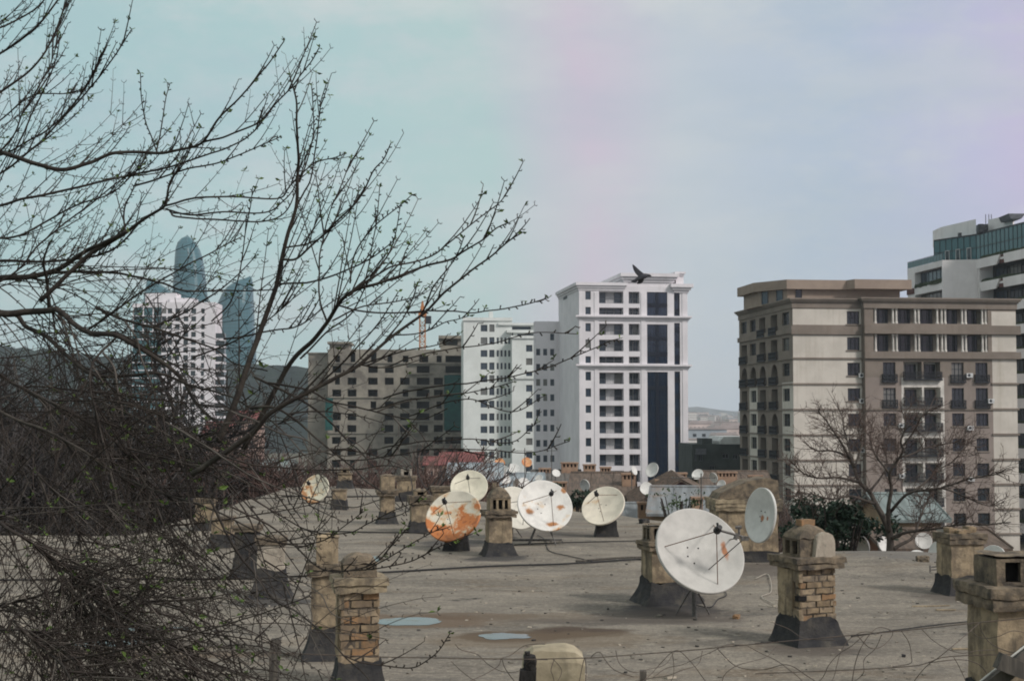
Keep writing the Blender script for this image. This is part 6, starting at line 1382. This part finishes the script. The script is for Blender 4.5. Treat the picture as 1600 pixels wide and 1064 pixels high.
def build_near_tree():
    tx, ty = -4.0, 7.3; bz = hz(tx, ty)
    root = empty('bare_tree', (tx, ty, bz), 'big budding bare tree filling the left of the photo, twigs with first green leaves', 'tree'); O = Vector((tx, ty, bz))
    tr = MB(); cr = MB(); samples = []
    stems = [[Vector((0, 0, -.2)), Vector((.05, 0, .8)), Vector((.12, -.1, 1.7)), Vector((.1, .05, 2.6)), Vector((.25, .1, 3.6)), Vector((.3, .2, 4.6))], [Vector((.05, 0, .5)), Vector((-.3, .2, 1.6)), Vector((-.4, .4, 2.8)), Vector((-.2, .5, 4.2))]]
    tr.tube(smooth(stems[0], 8), [.17 - .0028 * k for k in range(41)], 10); tr.tube(smooth(stems[1], 8), [.11 - .003 * k for k in range(25)], 8)
    spine = smooth(stems[0], 8)
    for (pts, d0, d1, r0, r1, kind) in LIMBS:
        n = len(pts); w3 = [P(x, y, d0 + (d1 - d0) * i / (n - 1) + .10 * math.sin(x * .021 + y * .013)) - O for i, (x, y) in enumerate(pts)]
        pre = []
        if pts[0][0] <= 0:       # carry limbs that leave the frame on to the trunk
            q = w3[0]; zt = max(.5, min(4.2, q.z - .35)); s_ = min(spine, key=lambda v: abs(v.z - zt)); pre = [s_, (s_ + q) * .5 + Vector((0, 0, -.10))]
        rr0, rr1 = .86 * r0 / F * d0, .9 * r1 / F * d1; full = smooth(pre + w3, 7); m = len(full)
        if pre: rr0 *= 1.15
        rad = [max(rr1, rr0 + (rr1 - rr0) * (i / (m - 1)) ** .8) for i in range(m)]
        full = [v + noise.noise_vector(v * 3.1) * .012 + noise.noise_vector(v * 9) * .004 for v in full]
        (tr if r0 > 2.3 else cr).tube(full, rad, 7 if r0 > 2.3 else 5, 0 if r0 > 2.3 else (3 if kind in 'gd' and rt.random() < .6 else 1))
        L = sum((full[i + 1] - full[i]).length for i in range(m - 1))
        dens = {'u': 8, 's': 4.2, 'd': 6, 'g': 6.5}[kind]; i0 = 8 if pre else 0
        if kind in 'us':      # spurs and buds straight on the shoot
            for i in range(max(i0, int(m * .3)), m - 1, 1 if L / m > .035 else 2):
                for _ in range(1):
                    t = (full[i + 1] - full[i]); q = full[i] + t * rt.random(); sd = t.normalized().cross(Vector((rt.uniform(-.4, .4), 1, rt.uniform(-.4, .4)))).normalized() * rt.choice((-1, 1)); l = rt.uniform(.008, .02)
                    e = q + (sd + t.normalized() * .7).normalized() * l; cr.tube([q, e], [.0025, .0036], 3, 1, cap=False)
                    if rt.random() < .10: leaf_cluster(cr, e, .017 * rt.uniform(.6, 1.3), 2)
            leaf_cluster(cr, full[-1], .02, 2, 3)
        for k in range(int(L * dens)):
            i = rt.randint(i0, m - 2); f = i / m
            t = (full[i + 1] - full[i]).normalized(); sd = t.cross(Vector((rt.uniform(-.35, .35), 1, rt.uniform(-.35, .35)))).normalized() * rt.choice((-1, 1))
            if kind in 'us': sd.z = abs(sd.z) * (1 if rt.random() < .8 else -1)
            gr = {'u': .25, 's': .2, 'd': -.12, 'g': -.35}[kind] + rt.uniform(-.15, .15)
            l = {'u': rt.uniform(.14, .68), 's': rt.uniform(.08, .36), 'd': rt.uniform(.2, .7), 'g': rt.uniform(.15, .6)}[kind] * (1.12 - .82 * f)
            fan = kind in 'us'; pxx = pts[min(n - 1, int(n * i / m))][0]
            if not fan and pxx > 370 and rt.random() < .5: continue
            twig(cr, full[i], t * (1.25 if fan else .9) + sd * (rt.uniform(.3, .75) if fan else rt.uniform(.45, 1.0)) + Vector((.1 if fan else 0, rt.uniform(-.4, .4), .22 if fan else 0)), l, rt.uniform(.0026, .0040), gr, (1 if l > .38 else 0) if fan else (1 if l > .2 else 0), .040, 3 if rt.random() < (.35 if kind in 'dg' else .1) else 1, .06 if fan else .11, .06 if kind in 'us' else .045, .019)
        for i in range(i0, m, 2): samples.append((full[i], (full[min(i + 1, m - 1)] - full[max(i - 1, 0)]).normalized(), rad[i]))
    # tangle low on the left: long whippy shoots from the limbs there
    pool = []
    for (v, t, r_) in samples:
        w_ = v + O; dd = w_ - CO; k = dd.dot(FWD); px = CX + dd.x / k * F; py = CY - dd.dot(UP) / k * F
        if -120 < px < 300 and (py > 655 or px < 150) and 430 < py < 1060: pool.append((v, t, px, py))
    for k in range(230):
        v, t, px, py = rt.choice(pool); a = R(rt.uniform(-95, 35)) if py < 800 else R(rt.uniform(-70, 25)); d = Vector((math.cos(a), rt.uniform(-.35, .3), math.sin(a)))
        L = rt.uniform(.4, 1.35)
        if px > 180: L *= .65
        twig(cr, v, d + t * .4, L, rt.uniform(.0024, .0048), rt.uniform(-.6, .1), 1 if L > .7 else 0, .05, 3 if rt.random() < .3 else 1, .10, .03, .027)
    pool2 = [q for q in pool if q[2] < 175 and q[3] > 600] 
    for k in range(380):
        v, t, px, py = rt.choice(pool2); a = R(rt.uniform(-140, 60)); d = Vector((math.cos(a), rt.uniform(-.5, .4), math.sin(a)))
        twig(cr, v, d + t * .2, rt.uniform(.25, .75), rt.uniform(.0018, .0034), rt.uniform(-.7, .2), 1, .05, 3 if rt.random() < .2 else 1, .14, .02, .022, 3)
    tr.build('trunk', M_bark, root, smooth=True); cr.build('crown', [M_bark, M_twig, M_leaf, M_twigg], root)
build_near_tree()

def px_tree(name, label, base, d, limbs, dens, tl, rad_t, seed, grav=.1, crown_m=None, foot=None, wide=.012, sub=2):
    """bare tree traced from limbs given in photo pixels; base pixel of the trunk, at depth d"""
    global rt; rt = random.Random(seed)
    b = P(*base, d); ft = GZ if foot is None else foot; root = empty(name, (b.x, b.y, ft), label, 'tree'); O = Vector((b.x, b.y, ft))
    tr = MB(); cr = MB(); tr.tube([Vector((0, 0, -.2)), Vector((-.1, .1, (b.z - ft) * .5)), b - O], [rad_t * 1.25, rad_t * 1.1, rad_t], 10)
    for pts, dd, r0, r1 in limbs:
        n = len(pts); full = smooth([P(x, y, d + dd * i / (n - 1)) - O for i, (x, y) in enumerate(pts)], 6); m = len(full)
        full = [v + noise.noise_vector(v * 1.3) * .06 for v in full]; rr = [.52 * (r0 + (r1 - r0) * (i / (m - 1)) ** .7) / F * d for i in range(m)]
        tr.tube(full, rr, 7); L = sum((full[i + 1] - full[i]).length for i in range(m - 1))
        for k in range(int(L * dens)):
            i = rt.randint(m // 4, m - 2); t = (full[i + 1] - full[i]).normalized(); v = Vector((rt.uniform(-1, 1), rt.uniform(-1, 1), rt.uniform(-.5, 1))).normalized()
            twig(cr, full[i], t * .8 + v, rt.uniform(.5, 1) * tl * (1.2 - .5 * i / m), wide * rt.uniform(.7, 1.2), grav, sub, 0, 0, .3, 0, 0, 3)
    tr.build('trunk', M_midbark, root, smooth=True); cr.build('crown', crown_m or M_twig, root); return root
px_tree('bare_tree', 'dark-trunked bare spreading tree behind the roof edge, before the tan block', (1387, 873), 41, [
 ([(1387, 873), (1392, 836), (1379, 810), (1367, 787), (1358, 769), (1341, 752), (1335, 729), (1327, 715), (1300, 705), (1278, 703), (1255, 690)], 1.0, 13, 1.5),
 ([(1327, 715), (1312, 692), (1301, 672), (1290, 655), (1278, 640)], -1, 5, 1.3), ([(1335, 729), (1322, 690), (1318, 660), (1310, 638)], 2, 4, 1.2), ([(1341, 752), (1310, 745), (1280, 748), (1250, 735), (1235, 720)], -2, 5, 1.3), ([(1335, 729), (1345, 700), (1340, 670), (1348, 645)], 1, 4, 1.2),
 ([(1390, 830), (1387, 798), (1393, 764), (1391, 741), (1402, 718), (1410, 700), (1406, 686), (1413, 663), (1407, 637)], -1.5, 8, 1.5), ([(1391, 741), (1370, 715), (1362, 690), (1365, 660)], 1.5, 4, 1.2), ([(1410, 700), (1430, 670), (1440, 650), (1455, 640)], -1, 3.5, 1.2),
 ([(1390, 800), (1404, 784), (1427, 767), (1470, 761), (1514, 749), (1557, 741), (1575, 730)], -2, 6, 1.3), ([(1427, 767), (1460, 740), (1490, 720), (1510, 690)], 1, 4, 1.2), ([(1396, 856), (1427, 838), (1439, 804), (1450, 780), (1470, 750)], 2, 6, 1.4), ([(1396, 840), (1420, 832), (1450, 827), (1500, 818), (1542, 821), (1580, 815)], -2, 6, 1.3), ([(1367, 787), (1330, 775), (1300, 780), (1265, 770), (1240, 775)], -2, 5, 1.3), ([(1358, 769), (1385, 730), (1380, 690), (1392, 655)], 2, 4, 1.2), ([(1470, 761), (1510, 775), (1545, 790), (1570, 785)], 1, 3.5, 1.1), ([(1402, 718), (1450, 700), (1490, 690), (1530, 700)], 2, 3.5, 1.1)],
 13.0, 1.15, .30, 5, wide=.0115, crown_m=M_fartw[0])
# generic bare tree, then copies of it
def growth(seed, H, spread, levels, r0, nseg=5):
    g_ = random.Random(seed); tr = MB(); cr = MB()
    def branch(p, d, L, r, lv):
        n = nseg; pts = [p]; dd = d.normalized()
        for i in range(n):
            dd = (dd + Vector((g_.gauss(0, .16), g_.gauss(0, .16), g_.gauss(0, .12) + (.06 if lv < 3 else .02)))).normalized(); pts.append(pts[-1] + dd * L / n)
        (tr if lv < 2 else cr).tube(pts, [r * (1 - .5 * i / n) for i in range(n + 1)], 7 if lv < 2 else 3, 0, cap=lv < 2)
        if lv >= levels: return
        k = {0: 9, 1: 8, 2: 8, 3: 8}.get(lv, 4)
        for j in range(k):
            t = g_.uniform(.35, 1.0) if lv else g_.uniform(.25, 1.0); i = min(n - 1, int(t * n)); q = pts[i] + (pts[i + 1] - pts[i]) * (t * n - i)
            az = g_.uniform(0, 6.283); v = Vector((math.cos(az), math.sin(az), g_.uniform(-.15, .7)))
            branch(q, dd * (.8 if lv else .5) + v * spread, L * g_.uniform(.45, .72), max(.019, r * g_.uniform(.4, .55)), lv + 1)
    branch(Vector((0, 0, -.1)), Vector((0, 0, 1)), H * .55, r0, 0)
    return tr.mesh('trunk', M_bark, True), cr
GT = []
for s_ in range(3):
    tm, cr = growth(31 + s_, 14, .85, 4, .26); GT.append((tm, [cr.mesh('crown', m_) for m_ in M_fartw]))
def far_tree(px, py_top, d, k, mi, label, group, rz, sc=1.0):
    p = P(px, py_top, d); h = p.z - GZ; mesh_h = max(v.co.z for v in GT[k][1][mi].vertices); s_ = h / mesh_h
    r = empty('bare_tree', (p.x, p.y, GZ), label, 'tree', group, rz); r.scale = (s_ * sc, s_ * sc, s_)
    inst('trunk', GT[k][0], r); inst('crown', GT[k][1][mi], r)
random.seed(8)
gl = 'dark bare trees beyond the left end of the roof'
for px, py, d, k, lb in ((-90, 440, 74, 0, None), (-10, 462, 78, 1, None), (50, 520, 76, 2, None), (100, 575, 80, 0, None), (160, 640, 84, 1, None), (225, 668, 86, 2, None), (-60, 500, 47, 2, None), (30, 545, 50, 0, None), (90, 620, 48, 1, None), (150, 690, 52, 2, None), (205, 725, 50, 0, None), (250, 745, 55, 1, None), (20, 540, 72, 2, None), (-60, 560, 73, 1, None), (110, 650, 74, 1, None)):
    far_tree(px, py, d, k, 2, 'dark leafless tree in the tangle of trees beyond the left end of the roof', gl, random.uniform(0, 6), 1.25)
gm = 'reddish bare trees behind the far edge of the roof'
for px, py, d, k in ((330, 672, 80, 1), (390, 676, 84, 2), (430, 668, 79, 0), (480, 660, 83, 1), (520, 658, 78, 2), (560, 664, 82, 0), (600, 684, 86, 1), (640, 706, 88, 2), (500, 680, 76, 0), (540, 690, 90, 1), (450, 684, 88, 2), (590, 700, 80, 0), (410, 690, 72, 1), (455, 690, 71, 2), (500, 694, 71, 0), (545, 698, 71, 1), (625, 700, 82, 0), (585, 690, 85, 2), (350, 690, 71, 2), (470, 700, 74, 2), (560, 705, 73, 1), (400, 708, 73, 0), (300, 695, 74, 1)):
    far_tree(px, py, d, k, 1 if px > 400 else 0, 'reddish brown leafless tree in the row behind the far edge of the roof', gm, random.uniform(0, 6), 1.15)
for px, py, d, k, lb in ((1262, 742, 50, 1, 'grey-brown bare shrub tree left of the dark evergreen, behind the tall brick chimney'), (1140, 742, 112, 0, 'thin bare tree over the ochre house beyond the masonry stack'), (1225, 752, 64, 2, 'bare brown tree right behind the oval dish'), (1185, 738, 108, 1, 'bare tree at the foot of the tan block, left corner'), (1585, 800, 44, 2, 'small bare tree before the cream end of the tan block')):
    far_tree(px, py, d, k, 0, lb, None, random.uniform(0, 6), .9)
# dark evergreen bushes
M_ever = mat('dark_evergreen_leaf', (0.020, 0.045, 0.024), (0.012, .026, .016), 3, .6, 0, rand=0); M_ever2 = mat('mid_green_leaf', (0.05, 0.08, 0.03), (.03, .05, .02), 3, .6, 0)
def bush(px, py, d, rx, rz_, label, seed, n=2600, m_=M_ever, s=.16):
    g_ = random.Random(seed); p = P(px, py, d); foot = GZ if p.z < 2 else 0; r = empty('evergreen_tree' if n > 1000 else 'green_bush', (p.x, p.y, GZ), label, 'tree' if n > 1000 else 'bush'); c = p - Vector((p.x, p.y, GZ))
    mb = MB(); tp = [(Vector((0, 0, -.1)), .16), (Vector((.05, 0, c.z * .6)), .13), (Vector((0, .1, c.z)), .08)]; mb.tube([q[0] for q in tp], [q[1] for q in tp], 7)
    for k in range(10): a = g_.uniform(0, 6.28); mb.tube([Vector((0, .05, c.z * .8)), c + Vector((math.cos(a) * rx * .7, math.sin(a) * rx * .7, g_.uniform(-.3, .7) * rz_))], [.06, .02], 5)
    mb.build('trunk', M_bark, r); mb = MB(); cl = [(c + Vector((g_.gauss(0, .5) * rx, g_.gauss(0, .5) * rx, g_.gauss(0, .5) * rz_)), g_.uniform(.25, .5)) for _ in range(16)]
    for k in range(n):
        cc, q = g_.choice(cl); v = Vector((g_.gauss(0, 1), g_.gauss(0, 1), g_.gauss(0, 1))).normalized() * (g_.random() ** .45) * q; pt = cc + Vector((v.x * rx, v.y * rx, v.z * rz_))
        a = Vector((g_.gauss(0, 1), g_.gauss(0, 1), g_.gauss(0, 1))).normalized(); b = a.cross(Vector((g_.gauss(0, 1), g_.gauss(0, 1), 1))).normalized(); l = s * g_.uniform(.6, 1.3)
        mb.add([pt - a * l * .5, pt + b * l * .28, pt + a * l * .5, pt - b * l * .28], [(0, 1, 2, 3)])
    mb.build('foliage', m_, r)
bush(1308, 812, 43, 1.15, .95, 'dark evergreen tree behind the tall brick chimney, left of the bare trunk', 3, 4200)
bush(902, 782, 78, .9, .6, 'small dark green bush between the large white dish and the cream one', 4, 900, M_ever, .2)
bush(1065, 783, 62, 1.3, .35, 'scraggy green weed growing on the steep pale sheet roof', 6, 260, M_ever2, .14)

# ================================================================== the air
mb = MB(); mb.box(-3400, 3400, -60, 4200, GZ - 1.0, 235)
hm = bpy.data.materials.new('haze_air'); hm.use_nodes = True; nt = hm.node_tree; nt.nodes.remove(nt.nodes['Principled BSDF'])
pv = nd(nt, 'ShaderNodeVolumePrincipled'); pv.inputs['Color'].default_value = (.80, .88, .95, 1); pv.inputs['Density'].default_value = 1.5e-4; pv.inputs['Anisotropy'].default_value = .2
lk(nt, pv.outputs[0], nt.nodes['Material Output'].inputs['Volume'])
tag(mb.build('haze', hm), kind='stuff')
